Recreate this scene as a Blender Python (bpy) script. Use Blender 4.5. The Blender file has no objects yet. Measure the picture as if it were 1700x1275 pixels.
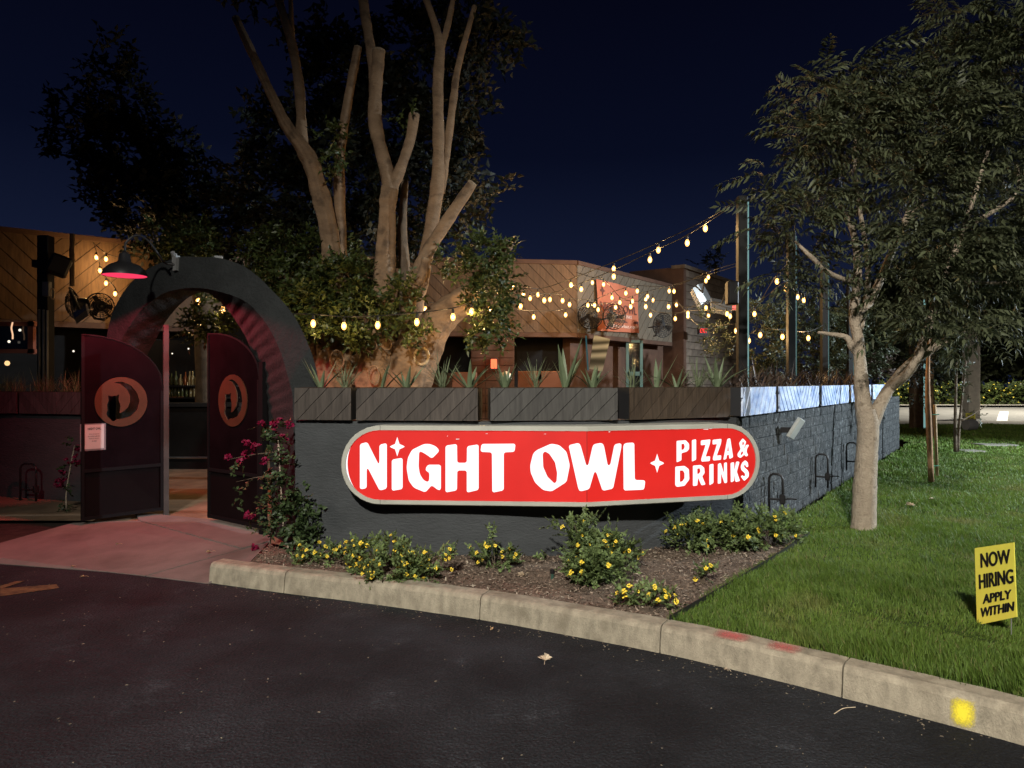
import bpy, math, random
import numpy as np
from mathutils import Vector, Matrix, noise as mnoise
from mathutils.geometry import tessellate_polygon

random.seed(7)
RNG = np.random.default_rng(11)
scene = bpy.context.scene
col = scene.collection

# ------------------------------------------------------------------ camera
F, H, HZ = 1180.0, 1.6, 634.0          # focal length in photo pixels, eye height, horizon row
cd = bpy.data.cameras.new('camera')
cam = bpy.data.objects.new('camera', cd)
col.objects.link(cam)
cd.sensor_width = 36.0
cd.lens = F / 1700 * 36.0
cd.shift_y = -(637.5 - HZ) / 1700
cam.location = (0, 0, H)
cam.rotation_euler = (math.radians(90), 0, 0)
cd.clip_start = 0.05
cd.clip_end = 500
scene.camera = cam

# ------------------------------------------------------------------ sky
world = bpy.data.worlds.new('World')
scene.world = world
world.use_nodes = True
wn = world.node_tree.nodes
wl = world.node_tree.links
wn.clear()
tc = wn.new('ShaderNodeTexCoord')
sx = wn.new('ShaderNodeSeparateXYZ')
rp = wn.new('ShaderNodeValToRGB')
bg = wn.new('ShaderNodeBackground')
wo = wn.new('ShaderNodeOutputWorld')
wl.new(tc.outputs['Generated'], sx.inputs[0])
wl.new(sx.outputs['Z'], rp.inputs[0])
wl.new(rp.outputs[0], bg.inputs[0])
wl.new(bg.outputs[0], wo.inputs[0])
e = rp.color_ramp.elements
e[0].position = 0.0
e[0].color = (0.0090, 0.0135, 0.034, 1)
e[1].position = 0.62
e[1].color = (0.0009, 0.0012, 0.0042, 1)
for p_, c_ in ((0.16, (0.0062, 0.0098, 0.029, 1)), (0.30, (0.0024, 0.0038, 0.0135, 1)), (0.46, (0.0015, 0.0021, 0.0080, 1))):
    q = e.new(p_)
    q.color = c_
bg.inputs[1].default_value = 1.0

# ------------------------------------------------------------------ lights that stand outside the frame
LOT_LAMP = Vector((-1.6, -7.2, 9.2))      # parking lot lamp behind the photographer
STREET_LAMP = Vector((17.0, 9.3, 6.2))    # bluish street lamp on the road to the right

def spot(name, loc, target, power, color, angle, blend, radius):
    ld = bpy.data.lights.new(name, 'SPOT')
    ld.energy = power
    ld.color = color
    ld.spot_size = math.radians(angle)
    ld.spot_blend = blend
    ld.shadow_soft_size = radius
    o = bpy.data.objects.new(name, ld)
    o.location = loc
    o.rotation_euler = (Vector(target) - Vector(loc)).to_track_quat('-Z', 'Y').to_euler()
    col.objects.link(o)
    return o

FAR_FILL_LAMP = Vector((27.5, 35.0, 9.0))      # unseen lamp added to light the far street and hedge
spot('lot_lamp_light', LOT_LAMP + Vector((0, 0, -0.12)), (2.4, 5.6, 0.3), 16200, (1.0, 0.95, 0.86), 66, 1.0, 0.34)
spot('street_lamp_light', STREET_LAMP + Vector((0, 0, -0.12)), (7.6, 12.4, 0.3), 17000, (0.78, 0.90, 1.0), 74, 0.6, 0.14)
spot('far_fill_light', FAR_FILL_LAMP + Vector((0, 0, -0.12)), (27.0, 36.0, 0.0), 18000, (1.0, 0.93, 0.78), 140, 0.5, 0.14)
md = bpy.data.lights.new('moon', 'SUN')
md.energy = 0.012
md.angle = math.radians(0.5)
md.color = (0.75, 0.85, 1.0)
mo = bpy.data.objects.new('moon', md)
mo.rotation_euler = (math.radians(50), 0, math.radians(-15))
col.objects.link(mo)

# ------------------------------------------------------------------ exposure and render set-up
vs = scene.view_settings
vs.view_transform = 'Standard'
vs.look = 'None'
vs.exposure = 0.0
vs.gamma = 1.0
vs.use_curve_mapping = False
scene.render.engine = 'CYCLES'
cy = scene.cycles
cy.use_denoising = True
cy.max_bounces = 6
cy.diffuse_bounces = 3
cy.glossy_bounces = 3
cy.transparent_max_bounces = 12
cy.sample_clamp_indirect = 4.0
cy.caustics_reflective = False
cy.caustics_refractive = False

# ================================================================== helpers
def P(px, py, Y):
    return Vector(((px - 850) / F * Y, Y, H - (py - HZ) / F * Y))

def G(px, py, z=0.0):
    Y = (H - z) * F / (py - HZ)
    return Vector(((px - 850) / F * Y, Y, z))

def onplane(px, py, p0, n):
    d = Vector(((px - 850) / F, 1.0, -(py - HZ) / F))
    o = Vector((0, 0, H))
    t = (Vector(p0) - o).dot(n) / d.dot(n)
    return o + d * t

def tag(o, label=None, cat=None, group=None, kind=None):
    if label: o['label'] = label
    if cat: o['category'] = cat
    if group: o['group'] = group
    if kind: o['kind'] = kind
    return o

def thing(name, label, cat, loc=(0, 0, 0), group=None, kind=None):
    o = bpy.data.objects.new(name, None)
    o.empty_display_size = 0.1
    o.location = loc
    col.objects.link(o)
    return tag(o, label, cat, group, kind)

def wloc(o):
    v = Vector((0, 0, 0))
    while o is not None:
        v = v + o.location
        o = o.parent
    return v

def place(name, mesh, parent, loc, rot=(0, 0, 0), scale=(1, 1, 1)):
    """object sharing mesh data; loc is a world position"""
    o = bpy.data.objects.new(name, mesh)
    col.objects.link(o)
    o.parent = parent
    o.location = Vector(loc) - (wloc(parent) if parent else Vector((0, 0, 0)))
    o.rotation_euler = rot
    o.scale = scale
    return o

def catmull(pts, n=6):
    pts = [Vector(p) for p in pts]
    if len(pts) < 3:
        return [pts[0].lerp(pts[-1], i / n) for i in range(n + 1)]
    q = [2 * pts[0] - pts[1]] + pts + [2 * pts[-1] - pts[-2]]
    out = []
    for i in range(1, len(q) - 2):
        a, b, c, d = q[i - 1], q[i], q[i + 1], q[i + 2]
        for k in range(n):
            t = k / n
            out.append(0.5 * ((2 * b) + (c - a) * t + (2 * a - 5 * b + 4 * c - d) * t * t + (3 * b - a - 3 * c + d) * t ** 3))
    out.append(pts[-1])
    return out

def resamp(vals, n=6):
    out = []
    for i in range(len(vals) - 1):
        for k in range(n):
            out.append(vals[i] + (vals[i + 1] - vals[i]) * k / n)
    out.append(vals[-1])
    return out

class MB:
    def __init__(s):
        s.v = []
        s.f = []
        s.m = []
        s.cur = 0
    def add(s, vs_, fs_):
        b = len(s.v)
        s.v += [tuple(x) for x in vs_]
        for f in fs_:
            s.f.append(tuple(b + i for i in f))
            s.m.append(s.cur)
        return s
    def box(s, c, size, rz=0.0, ry=0.0, rx=0.0, bev=0.0):
        c = Vector(c)
        hx, hy, hz = size[0] / 2, size[1] / 2, size[2] / 2
        R = Matrix.Rotation(rz, 3, 'Z') @ Matrix.Rotation(ry, 3, 'Y') @ Matrix.Rotation(rx, 3, 'X')
        if bev <= 0:
            vs_ = [c + R @ Vector((x * hx, y * hy, z * hz)) for z in (-1, 1) for y in (-1, 1) for x in (-1, 1)]
            return s.add(vs_, [(0, 2, 3, 1), (4, 5, 7, 6), (0, 1, 5, 4), (2, 6, 7, 3), (0, 4, 6, 2), (1, 3, 7, 5)])
        b = min(bev, hx * .9, hy * .9, hz * .9)
        vs_ = []
        idx = {}
        for sx_ in (-1, 1):
            for sy_ in (-1, 1):
                for sz_ in (-1, 1):
                    for ax in range(3):
                        h = [hx, hy, hz]
                        p = [sx_ * hx, sy_ * hy, sz_ * hz]
                        sg = (sx_, sy_, sz_)
                        for a2 in range(3):
                            if a2 != ax:
                                p[a2] = sg[a2] * (h[a2] - b)
                        idx[(sx_, sy_, sz_, ax)] = len(vs_)
                        vs_.append(c + R @ Vector(p))
        fs_ = []
        for ax in range(3):
            for sg in (-1, 1):
                o = [a for a in range(3) if a != ax]
                ring = []
                for (p, q) in ((-1, -1), (1, -1), (1, 1), (-1, 1)):
                    k = [0, 0, 0]
                    k[ax] = sg; k[o[0]] = p; k[o[1]] = q
                    ring.append(idx[(k[0], k[1], k[2], ax)])
                fs_.append(tuple(ring if sg * (1 if ax != 1 else -1) > 0 else ring[::-1]))
        for ax in range(3):
            o = [a for a in range(3) if a != ax]
            for p in (-1, 1):
                for q in (-1, 1):
                    def key(sa, face):
                        k = [0, 0, 0]
                        k[ax] = sa; k[o[0]] = p; k[o[1]] = q
                        return idx[(k[0], k[1], k[2], face)]
                    fs_.append((key(-1, o[0]), key(1, o[0]), key(1, o[1]), key(-1, o[1])))
        for sx_ in (-1, 1):
            for sy_ in (-1, 1):
                for sz_ in (-1, 1):
                    fs_.append(tuple(idx[(sx_, sy_, sz_, a)] for a in range(3)))
        return s.add(vs_, fs_)
    def tube(s, pts, rad, sides=8, cap=True, rough=0.0, rs=4.0, flute=0.0):
        pts = [Vector(p) for p in pts]
        n = len(pts)
        if not hasattr(rad, '__len__'):
            rad = [rad] * n
        t0 = (pts[1] - pts[0]).normalized()
        up = Vector((0, 0, 1)) if abs(t0.z) < 0.9 else Vector((1, 0, 0))
        nrm = t0.cross(up).normalized()
        vs_ = []
        for i in range(n):
            t = (pts[min(i + 1, n - 1)] - pts[max(i - 1, 0)]).normalized()
            nrm = (nrm - t * nrm.dot(t)).normalized()
            bn = t.cross(nrm)
            for k in range(sides):
                a = 2 * math.pi * k / sides
                d = nrm * math.cos(a) + bn * math.sin(a)
                r = rad[i]
                if rough:
                    q = (pts[i] + d * r) * rs
                    if flute:
                        r *= 1 + flute * math.sin(a * 6 + 1.5 * mnoise.noise(pts[i] * 1.3)) + flute * .6 * math.sin(a * 11 + pts[i].z * 2)
                    r *= 1 + rough * mnoise.noise(q) + rough * .5 * mnoise.noise(q * 2.7)
                vs_.append(pts[i] + d * r)
        fs_ = []
        for i in range(n - 1):
            for k in range(sides):
                k2 = (k + 1) % sides
                fs_.append((i * sides + k, i * sides + k2, (i + 1) * sides + k2, (i + 1) * sides + k))
        if cap:
            fs_.append(tuple(range(sides - 1, -1, -1)))
            fs_.append(tuple((n - 1) * sides + k for k in range(sides)))
        return s.add(vs_, fs_)
    def lathe(s, prof, c, sides=20, axis=None):
        """prof: list of (r, h) ; axis: direction of h"""
        c = Vector(c)
        ax = Vector(axis).normalized() if axis is not None else Vector((0, 0, 1))
        up = Vector((1, 0, 0)) if abs(ax.x) < 0.9 else Vector((0, 1, 0))
        u = ax.cross(up).normalized()
        w = ax.cross(u)
        vs_ = []
        for (r, h) in prof:
            for k in range(sides):
                a = 2 * math.pi * k / sides
                vs_.append(c + ax * h + (u * math.cos(a) + w * math.sin(a)) * max(r, 1e-4))
        fs_ = []
        for i in range(len(prof) - 1):
            for k in range(sides):
                k2 = (k + 1) % sides
                fs_.append((i * sides + k, i * sides + k2, (i + 1) * sides + k2, (i + 1) * sides + k))
        return s.add(vs_, fs_)
    def prism(s, loops, fn, d0, d1):
        """loops: [outer, hole...] of 2-D points; fn(u, v, d) -> world point; d0 front, d1 back"""
        tris = tessellate_polygon([[Vector((a, b, 0)) for a, b in lp] for lp in loops])
        flat = [p for lp in loops for p in lp]
        n = len(flat)
        vs_ = [fn(a, b, d0) for a, b in flat] + [fn(a, b, d1) for a, b in flat]
        fs_ = [tuple(t) for t in tris] + [tuple(n + i for i in reversed(t)) for t in tris]
        o = 0
        for lp in loops:
            m = len(lp)
            for i in range(m):
                j = (i + 1) % m
                fs_.append((o + i, o + j, n + o + j, n + o + i))
            o += m
        return s.add(vs_, fs_)
    def build(s, name, mat, parent=None, smooth=False, recalc=True):
        off = wloc(parent) if parent is not None else Vector((0, 0, 0))
        me = bpy.data.meshes.new(name)
        me.from_pydata([(x - off.x, y - off.y, z - off.z) for x, y, z in s.v], [], s.f)
        mats = mat if isinstance(mat, (list, tuple)) else [mat]
        for m_ in mats:
            me.materials.append(m_)
        if len(mats) > 1:
            me.polygons.foreach_set('material_index', s.m)
        if recalc:
            import bmesh
            b = bmesh.new()
            b.from_mesh(me)
            bmesh.ops.recalc_face_normals(b, faces=b.faces)
            b.to_mesh(me)
            b.free()
        if smooth:
            me.polygons.foreach_set('use_smooth', [True] * len(me.polygons))
        me.update()
        o = bpy.data.objects.new(name, me)
        col.objects.link(o)
        if parent is not None:
            o.parent = parent
        return o
    def mesh(s, name, mat, smooth=False):
        o = s.build(name, mat, None, smooth)
        me = o.data
        bpy.data.objects.remove(o)
        return me

def npmesh(name, verts, tris, mat, parent=None, smooth=False):
    """fast triangle mesh from numpy arrays (world coordinates)"""
    verts = np.asarray(verts, dtype=np.float32)
    if parent is not None:
        verts = verts - np.array(wloc(parent), dtype=np.float32)
    tris = np.asarray(tris, dtype=np.int32)
    me = bpy.data.meshes.new(name)
    me.vertices.add(len(verts))
    me.vertices.foreach_set('co', verts.ravel())
    me.loops.add(tris.size)
    me.loops.foreach_set('vertex_index', tris.ravel())
    me.polygons.add(len(tris))
    me.polygons.foreach_set('loop_start', np.arange(0, tris.size, 3, dtype=np.int32))
    if smooth:
        me.polygons.foreach_set('use_smooth', np.ones(len(tris), dtype=bool))
    me.materials.append(mat)
    me.update(calc_edges=True)
    me.validate()
    o = bpy.data.objects.new(name, me)
    col.objects.link(o)
    if parent is not None:
        o.parent = parent
    return o

# ------------------------------------------------------------------ materials
MATS = {}
def mat(name, color, rough=0.8, spec=0.3, metal=0.0, var=0.0, vscale=6.0, col2=None, bump=0.0, bscale=40.0,
        stretch=(1, 1, 1), rotm=(0, 0, 0), island=0.0, rnd=0.0, trans=0.0, detail=6.0, stain=None, coat=0.0, two=None):
    if name in MATS:
        return MATS[name]
    m = bpy.data.materials.new(name)
    m.use_nodes = True
    nt = m.node_tree
    N, L = nt.nodes, nt.links
    b = N['Principled BSDF']
    b.inputs['Roughness'].default_value = rough
    b.inputs['Specular IOR Level'].default_value = spec
    b.inputs['Metallic'].default_value = metal
    if coat:
        b.inputs['Coat Weight'].default_value = coat
        b.inputs['Coat Roughness'].default_value = 0.25
    c = (*color, 1)
    b.inputs['Base Color'].default_value = c
    m.diffuse_color = c
    tcn = N.new('ShaderNodeTexCoord')
    mp = N.new('ShaderNodeMapping')
    mp.inputs['Scale'].default_value = stretch
    mp.inputs['Rotation'].default_value = rotm
    L.new(tcn.outputs['Object'], mp.inputs[0])
    out = None
    if var or col2:
        nz = N.new('ShaderNodeTexNoise')
        nz.inputs['Scale'].default_value = vscale
        nz.inputs['Detail'].default_value = detail
        nz.inputs['Roughness'].default_value = 0.65
        L.new(mp.outputs[0], nz.inputs['Vector'])
        r_ = N.new('ShaderNodeValToRGB')
        c2 = col2 if col2 else tuple(x * (1 - var) for x in color)
        c1 = color if col2 else tuple(min(1, x * (1 + var)) for x in color)
        r_.color_ramp.elements[0].position = 0.32
        r_.color_ramp.elements[1].position = 0.68
        r_.color_ramp.elements[0].color = (*c2, 1)
        r_.color_ramp.elements[1].color = (*c1, 1)
        L.new(nz.outputs['Fac'], r_.inputs[0])
        out = r_.outputs[0]
    def hsv(src, sock, amount):
        h = N.new('ShaderNodeHueSaturation')
        mr = N.new('ShaderNodeMapRange')
        mr.inputs['To Min'].default_value = 1 - amount
        mr.inputs['To Max'].default_value = 1 + amount
        L.new(sock, mr.inputs['Value'])
        L.new(mr.outputs[0], h.inputs['Value'])
        if src is None:
            h.inputs['Color'].default_value = c
        else:
            L.new(src, h.inputs['Color'])
        return h.outputs[0]
    if stain:
        sc_, thr, scol = stain
        nz = N.new('ShaderNodeTexNoise')
        nz.inputs['Scale'].default_value = sc_
        nz.inputs['Detail'].default_value = 8
        L.new(tcn.outputs['Object'], nz.inputs['Vector'])
        mr = N.new('ShaderNodeMapRange')
        mr.inputs['From Min'].default_value = thr
        mr.inputs['From Max'].default_value = thr + 0.15
        L.new(nz.outputs['Fac'], mr.inputs['Value'])
        mx = N.new('ShaderNodeMixRGB')
        L.new(mr.outputs[0], mx.inputs[0])
        if out is None:
            mx.inputs[1].default_value = c
        else:
            L.new(out, mx.inputs[1])
        mx.inputs[2].default_value = (*scol, 1)
        out = mx.outputs[0]
    if island:
        gm = N.new('ShaderNodeNewGeometry')
        out = hsv(out, gm.outputs['Random Per Island'], island)
    if two:
        gm = N.new('ShaderNodeNewGeometry')
        mx = N.new('ShaderNodeMixRGB')
        mr = N.new('ShaderNodeMapRange')
        mr.inputs['From Min'].default_value = two[1]
        mr.inputs['From Max'].default_value = two[1] + 0.02
        L.new(gm.outputs['Random Per Island'], mr.inputs['Value'])
        L.new(mr.outputs[0], mx.inputs[0])
        if out is None:
            mx.inputs[1].default_value = c
        else:
            L.new(out, mx.inputs[1])
        mx.inputs[2].default_value = (*two[0], 1)
        out = mx.outputs[0]
    if rnd:
        oi = N.new('ShaderNodeObjectInfo')
        out = hsv(out, oi.outputs['Random'], rnd)
    if out is not None:
        L.new(out, b.inputs['Base Color'])
    if bump:
        nb = N.new('ShaderNodeTexNoise')
        nb.inputs['Scale'].default_value = bscale
        nb.inputs['Detail'].default_value = 6
        nb.inputs['Roughness'].default_value = 0.6
        L.new(mp.outputs[0], nb.inputs['Vector'])
        bp = N.new('ShaderNodeBump')
        bp.inputs['Strength'].default_value = bump
        bp.inputs['Distance'].default_value = 0.02
        L.new(nb.outputs['Fac'], bp.inputs['Height'])
        L.new(bp.outputs[0], b.inputs['Normal'])
    if trans:
        tr = N.new('ShaderNodeBsdfTranslucent')
        tr.inputs['Color'].default_value = c
        if out is not None:
            L.new(out, tr.inputs['Color'])
        ms = N.new('ShaderNodeMixShader')
        ms.inputs[0].default_value = trans
        L.new(b.outputs[0], ms.inputs[1])
        L.new(tr.outputs[0], ms.inputs[2])
        L.new(ms.outputs[0], N['Material Output'].inputs[0])
    MATS[name] = m
    return m

def emis(name, color, strength, alpha=1.0):
    if name in MATS:
        return MATS[name]
    m = bpy.data.materials.new(name)
    m.use_nodes = True
    N, L = m.node_tree.nodes, m.node_tree.links
    N.remove(N['Principled BSDF'])
    em = N.new('ShaderNodeEmission')
    em.inputs[0].default_value = (*color, 1)
    em.inputs[1].default_value = strength
    src = em.outputs[0]
    if alpha < 1:
        tr = N.new('ShaderNodeBsdfTransparent')
        ms = N.new('ShaderNodeMixShader')
        ms.inputs[0].default_value = alpha
        L.new(tr.outputs[0], ms.inputs[1])
        L.new(src, ms.inputs[2])
        src = ms.outputs[0]
    L.new(src, N['Material Output'].inputs[0])
    m.diffuse_color = (*color, 1)
    MATS[name] = m
    return m

M_STUCCO = mat('dark_stucco', (0.050, 0.054, 0.056), 0.8, 0.25, var=0.14, vscale=2.5, bump=0.5, bscale=22, stretch=(1, 1, 2.6), stain=(3.0, 0.62, (0.036, 0.040, 0.042)))
M_ARCH = mat('arch_stucco', (0.024, 0.026, 0.026), 0.9, 0.15, var=0.2, vscale=4, bump=0.9, bscale=26, detail=10)
M_BLOCK = mat('painted_block', (0.080, 0.084, 0.083), 0.8, 0.3, col2=(0.014, 0.016, 0.017), vscale=9, bump=1.0, bscale=24, stretch=(1, 1, .85), rnd=0.10, detail=12, stain=(15.0, 0.57, (0.17, 0.178, 0.178)))
M_MORTAR = mat('mortar', (0.026, 0.029, 0.030), 0.9, 0.2, var=0.4, vscale=10, bump=0.5)
M_BOARD = mat('dark_plank', (0.052, 0.043, 0.036), 0.62, 0.3, var=0.42, vscale=5, stretch=(9, 9, .8), rotm=(0, math.radians(45), 0), rnd=0.2, bump=0.25, bscale=7)
M_BOARD_B = mat('brown_plank', (0.058, 0.041, 0.028), 0.6, 0.3, var=0.40, vscale=5, stretch=(9, 9, .8), rotm=(0, math.radians(45), 0), rnd=0.16, bump=0.25, bscale=7)
M_BOARD_G = mat('grey_plank', (0.058, 0.055, 0.050), 0.65, 0.3, var=0.38, vscale=5, stretch=(9, 9, .8), rotm=(0, math.radians(45), 0), rnd=0.16)
M_SHEEN_PANEL = mat('sheen_tinted_panel', (0.76, 0.84, 0.96), 0.4, 0.5, col2=(0.20, 0.31, 0.58), vscale=3.4, stretch=(1, 1, 2.2), rnd=0.08, detail=8, stain=(2.6, 0.6, (0.74, 0.74, 0.70)))  # bluish reflected light on the boards is put into the base colour
M_BOX = mat('planter_black', (0.015, 0.015, 0.016), 0.6, 0.3)
M_SOIL = mat('potting_soil', (0.030, 0.022, 0.016), 0.95, 0.1, var=0.4, vscale=20)
M_FASCIA = mat('fascia_plank', (0.088, 0.050, 0.026), 0.65, 0.3, var=0.32, vscale=4, stretch=(6, 6, .8), rotm=(0, math.radians(45), 0), rnd=0.13)
M_FASCIA_P = mat('fascia_plank_pale', (0.098, 0.076, 0.052), 0.65, 0.3, var=0.25, vscale=4, stretch=(6, 6, .8), rotm=(0, math.radians(45), 0), rnd=0.12)
M_GROOVE = mat('fascia_backing', (0.035, 0.022, 0.013), 0.9)
M_DARK = mat('dark_wall', (0.007, 0.006, 0.0055), 0.85, 0.2, var=0.3)
M_BROWN = mat('brown_wall', (0.075, 0.040, 0.026), 0.8, 0.2, var=0.25, vscale=3)
M_BRICK = mat('grey_brick', (0.120, 0.092, 0.070), 0.85, 0.2, var=0.3, vscale=6, rnd=0.22)
M_BLACK = mat('black_metal', (0.014, 0.013, 0.013), 0.45, 0.4, metal=0.0)
M_BLACKP = mat('black_paint', (0.010, 0.009, 0.009), 0.5, 0.35)
M_GATE = mat('gate_metal', (0.0062, 0.0036, 0.0044), 0.9, 0.0, var=0.25, vscale=3, bump=0.05)
M_GATEF = mat('gate_frame_metal', (0.008, 0.007, 0.0075), 0.8, 0.05)
M_GATEM = mat('gate_mesh', (0.014, 0.010, 0.010), 0.9, 0.0)
M_POST = mat('galvanised_post', (0.045, 0.040, 0.035), 0.5, 0.4, var=0.2)
M_COPPER = mat('copper_disc', (0.056, 0.024, 0.011), 0.75, 0.15, var=0.2, vscale=5)
M_STEEL = mat('brushed_steel', (0.42, 0.42, 0.40), 0.25, 0.5, metal=0.9, var=0.12, vscale=3)
M_GREYM = mat('grey_metal', (0.17, 0.17, 0.165), 0.45, 0.4, var=0.12)
M_FRAME = mat('sign_casing', (0.40, 0.395, 0.34), 0.45, 0.4, var=0.10, vscale=3, stain=(7, 0.66, (0.16, 0.16, 0.13)))
M_CURB = mat('kerb_concrete', (0.310, 0.272, 0.202), 0.92, 0.15, var=0.30, vscale=16, detail=14, bump=0.55, bscale=150, stretch=(1, 1, .5), stain=(5.2, 0.56, (0.215, 0.185, 0.135)), rnd=0.05)
M_SLAB = mat('slab_concrete', (0.165, 0.142, 0.126), 0.9, 0.2, var=0.18, vscale=2.2, bump=0.25, bscale=90, stain=(1.2, 0.56, (0.105, 0.088, 0.076)))
M_PATIO = mat('patio_tile', (0.20, 0.135, 0.085), 0.8, 0.25, var=0.3, vscale=3)
M_SIDEWALK = mat('sidewalk_concrete', (0.42, 0.39, 0.34), 0.9, 0.2, var=0.15)
M_STREET = mat('street_asphalt', (0.17, 0.165, 0.155), 0.85, 0.2, var=0.15, vscale=1.2)
M_WHITEP = mat('road_paint_white', (0.72, 0.70, 0.66), 0.7, 0.3, var=0.1)
M_DIRT = mat('bare_earth', (0.045, 0.034, 0.028), 0.95, 0.1, var=0.35, vscale=9, bump=0.8, bscale=60)
M_BED = mat('bed_soil', (0.215, 0.165, 0.125), 0.95, 0.1, col2=(0.095, 0.070, 0.052), vscale=5, bump=0.9, bscale=90, detail=10)
M_CHIP = mat('mulch_chip', (0.185, 0.135, 0.100), 0.9, 0.15, island=0.6, two=((0.36, 0.30, 0.23), 0.84))
M_LAWN = mat('lawn_soil', (0.034, 0.052, 0.014), 0.95, 0.1, var=0.4, vscale=9)
M_GRASS = mat('grass_blade', (0.120, 0.186, 0.029), 0.6, 0.25, col2=(0.070, 0.125, 0.019), vscale=1.1, island=0.38, trans=0.25, two=((0.20, 0.185, 0.075), 0.95), stain=(1.7, 0.565, (0.150, 0.165, 0.045)))
M_BARKF = mat('ficus_bark', (0.235, 0.155, 0.092), 0.85, 0.2, col2=(0.145, 0.094, 0.056), vscale=5, bump=1.0, bscale=16, stretch=(.7, .7, 1.3), detail=10, stain=(5.5, 0.535, (0.095, 0.062, 0.038)))
M_BARKS = mat('smooth_bark', (0.43, 0.355, 0.265), 0.85, 0.2, col2=(0.31, 0.25, 0.185), vscale=16, bump=1.0, bscale=60, stretch=(1, 1, .8), detail=12, stain=(13.0, 0.585, (0.20, 0.155, 0.11)))
M_BARKD = mat('dark_bark', (0.10, 0.075, 0.052), 0.9, 0.2, var=0.35, vscale=8, bump=0.6)
M_CUTD = mat('weathered_cut', (0.20, 0.15, 0.10), 0.85, 0.2, var=0.3, vscale=20)
M_CUT = mat('cut_wood', (0.42, 0.33, 0.21), 0.85, 0.2, var=0.2)
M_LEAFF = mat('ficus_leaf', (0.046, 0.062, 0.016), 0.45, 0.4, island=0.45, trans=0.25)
M_LEAFT = mat('ash_leaf', (0.062, 0.072, 0.036), 0.55, 0.3, island=0.45, trans=0.2, two=((0.16, 0.125, 0.05), 0.985))
M_LEAFL = mat('lantana_leaf', (0.120, 0.165, 0.058), 0.55, 0.3, island=0.5, trans=0.2)
M_LEAFB = mat('vine_leaf', (0.040, 0.064, 0.022), 0.5, 0.35, island=0.45, trans=0.2)
M_LEAFD = mat('dark_leaf', (0.0095, 0.0125, 0.006), 0.6, 0.3, island=0.5, trans=0.15)  # near-black leaf; for the ficus top its shade is in the colour
M_LEAFS = mat('patio_leaf', (0.040, 0.048, 0.022), 0.5, 0.4, island=0.6, trans=0.15)
M_LEAFH = mat('hedge_leaf', (0.060, 0.085, 0.022), 0.6, 0.3, island=0.5)
M_PETAL = mat('yellow_petal', (0.90, 0.72, 0.095), 0.6, 0.3, island=0.22, trans=0.15)
M_MAGENTA = mat('magenta_bract', (0.22, 0.008, 0.045), 0.55, 0.3, island=0.3, trans=0.25)
M_ALOE = mat('aloe_leaf', (0.115, 0.148, 0.080), 0.5, 0.4, var=0.25, vscale=5, island=0.25)
M_YUCCA = mat('yucca_leaf', (0.125, 0.150, 0.082), 0.55, 0.3, island=0.35)
M_FLAX = mat('flax_leaf', (0.060, 0.040, 0.030), 0.5, 0.35, island=0.5)
M_STRAW = mat('straw_grass', (0.110, 0.120, 0.060), 0.7, 0.2, island=0.45)
M_RED_F = emis('sign_red', (0.80, 0.022, 0.018), 0.98)
M_LETTER = emis('sign_letter', (0.96, 0.985, 1.0), 1.25)
M_YBOARD = mat('yellow_board', (0.86, 0.78, 0.105), 0.5, 0.4, var=0.05, vscale=9)
M_INK = mat('black_ink', (0.010, 0.010, 0.010), 0.6, 0.3)
M_PAPER = mat('white_paper', (0.42, 0.39, 0.36), 0.8, 0.2, var=0.06)
M_WIRE = mat('cable_black', (0.012, 0.011, 0.010), 0.6, 0.3)
M_GLOW = emis('bulb_glass', (1.0, 0.46, 0.11), 5.5, 0.6)
M_FIL = emis('bulb_filament', (1.0, 0.74, 0.36), 60)
M_CYAN = emis('led_cyan', (0.42, 0.80, 0.76), 0.42)
M_GLASS = mat('dark_glass', (0.010, 0.011, 0.013), 0.06, 0.5)


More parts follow.
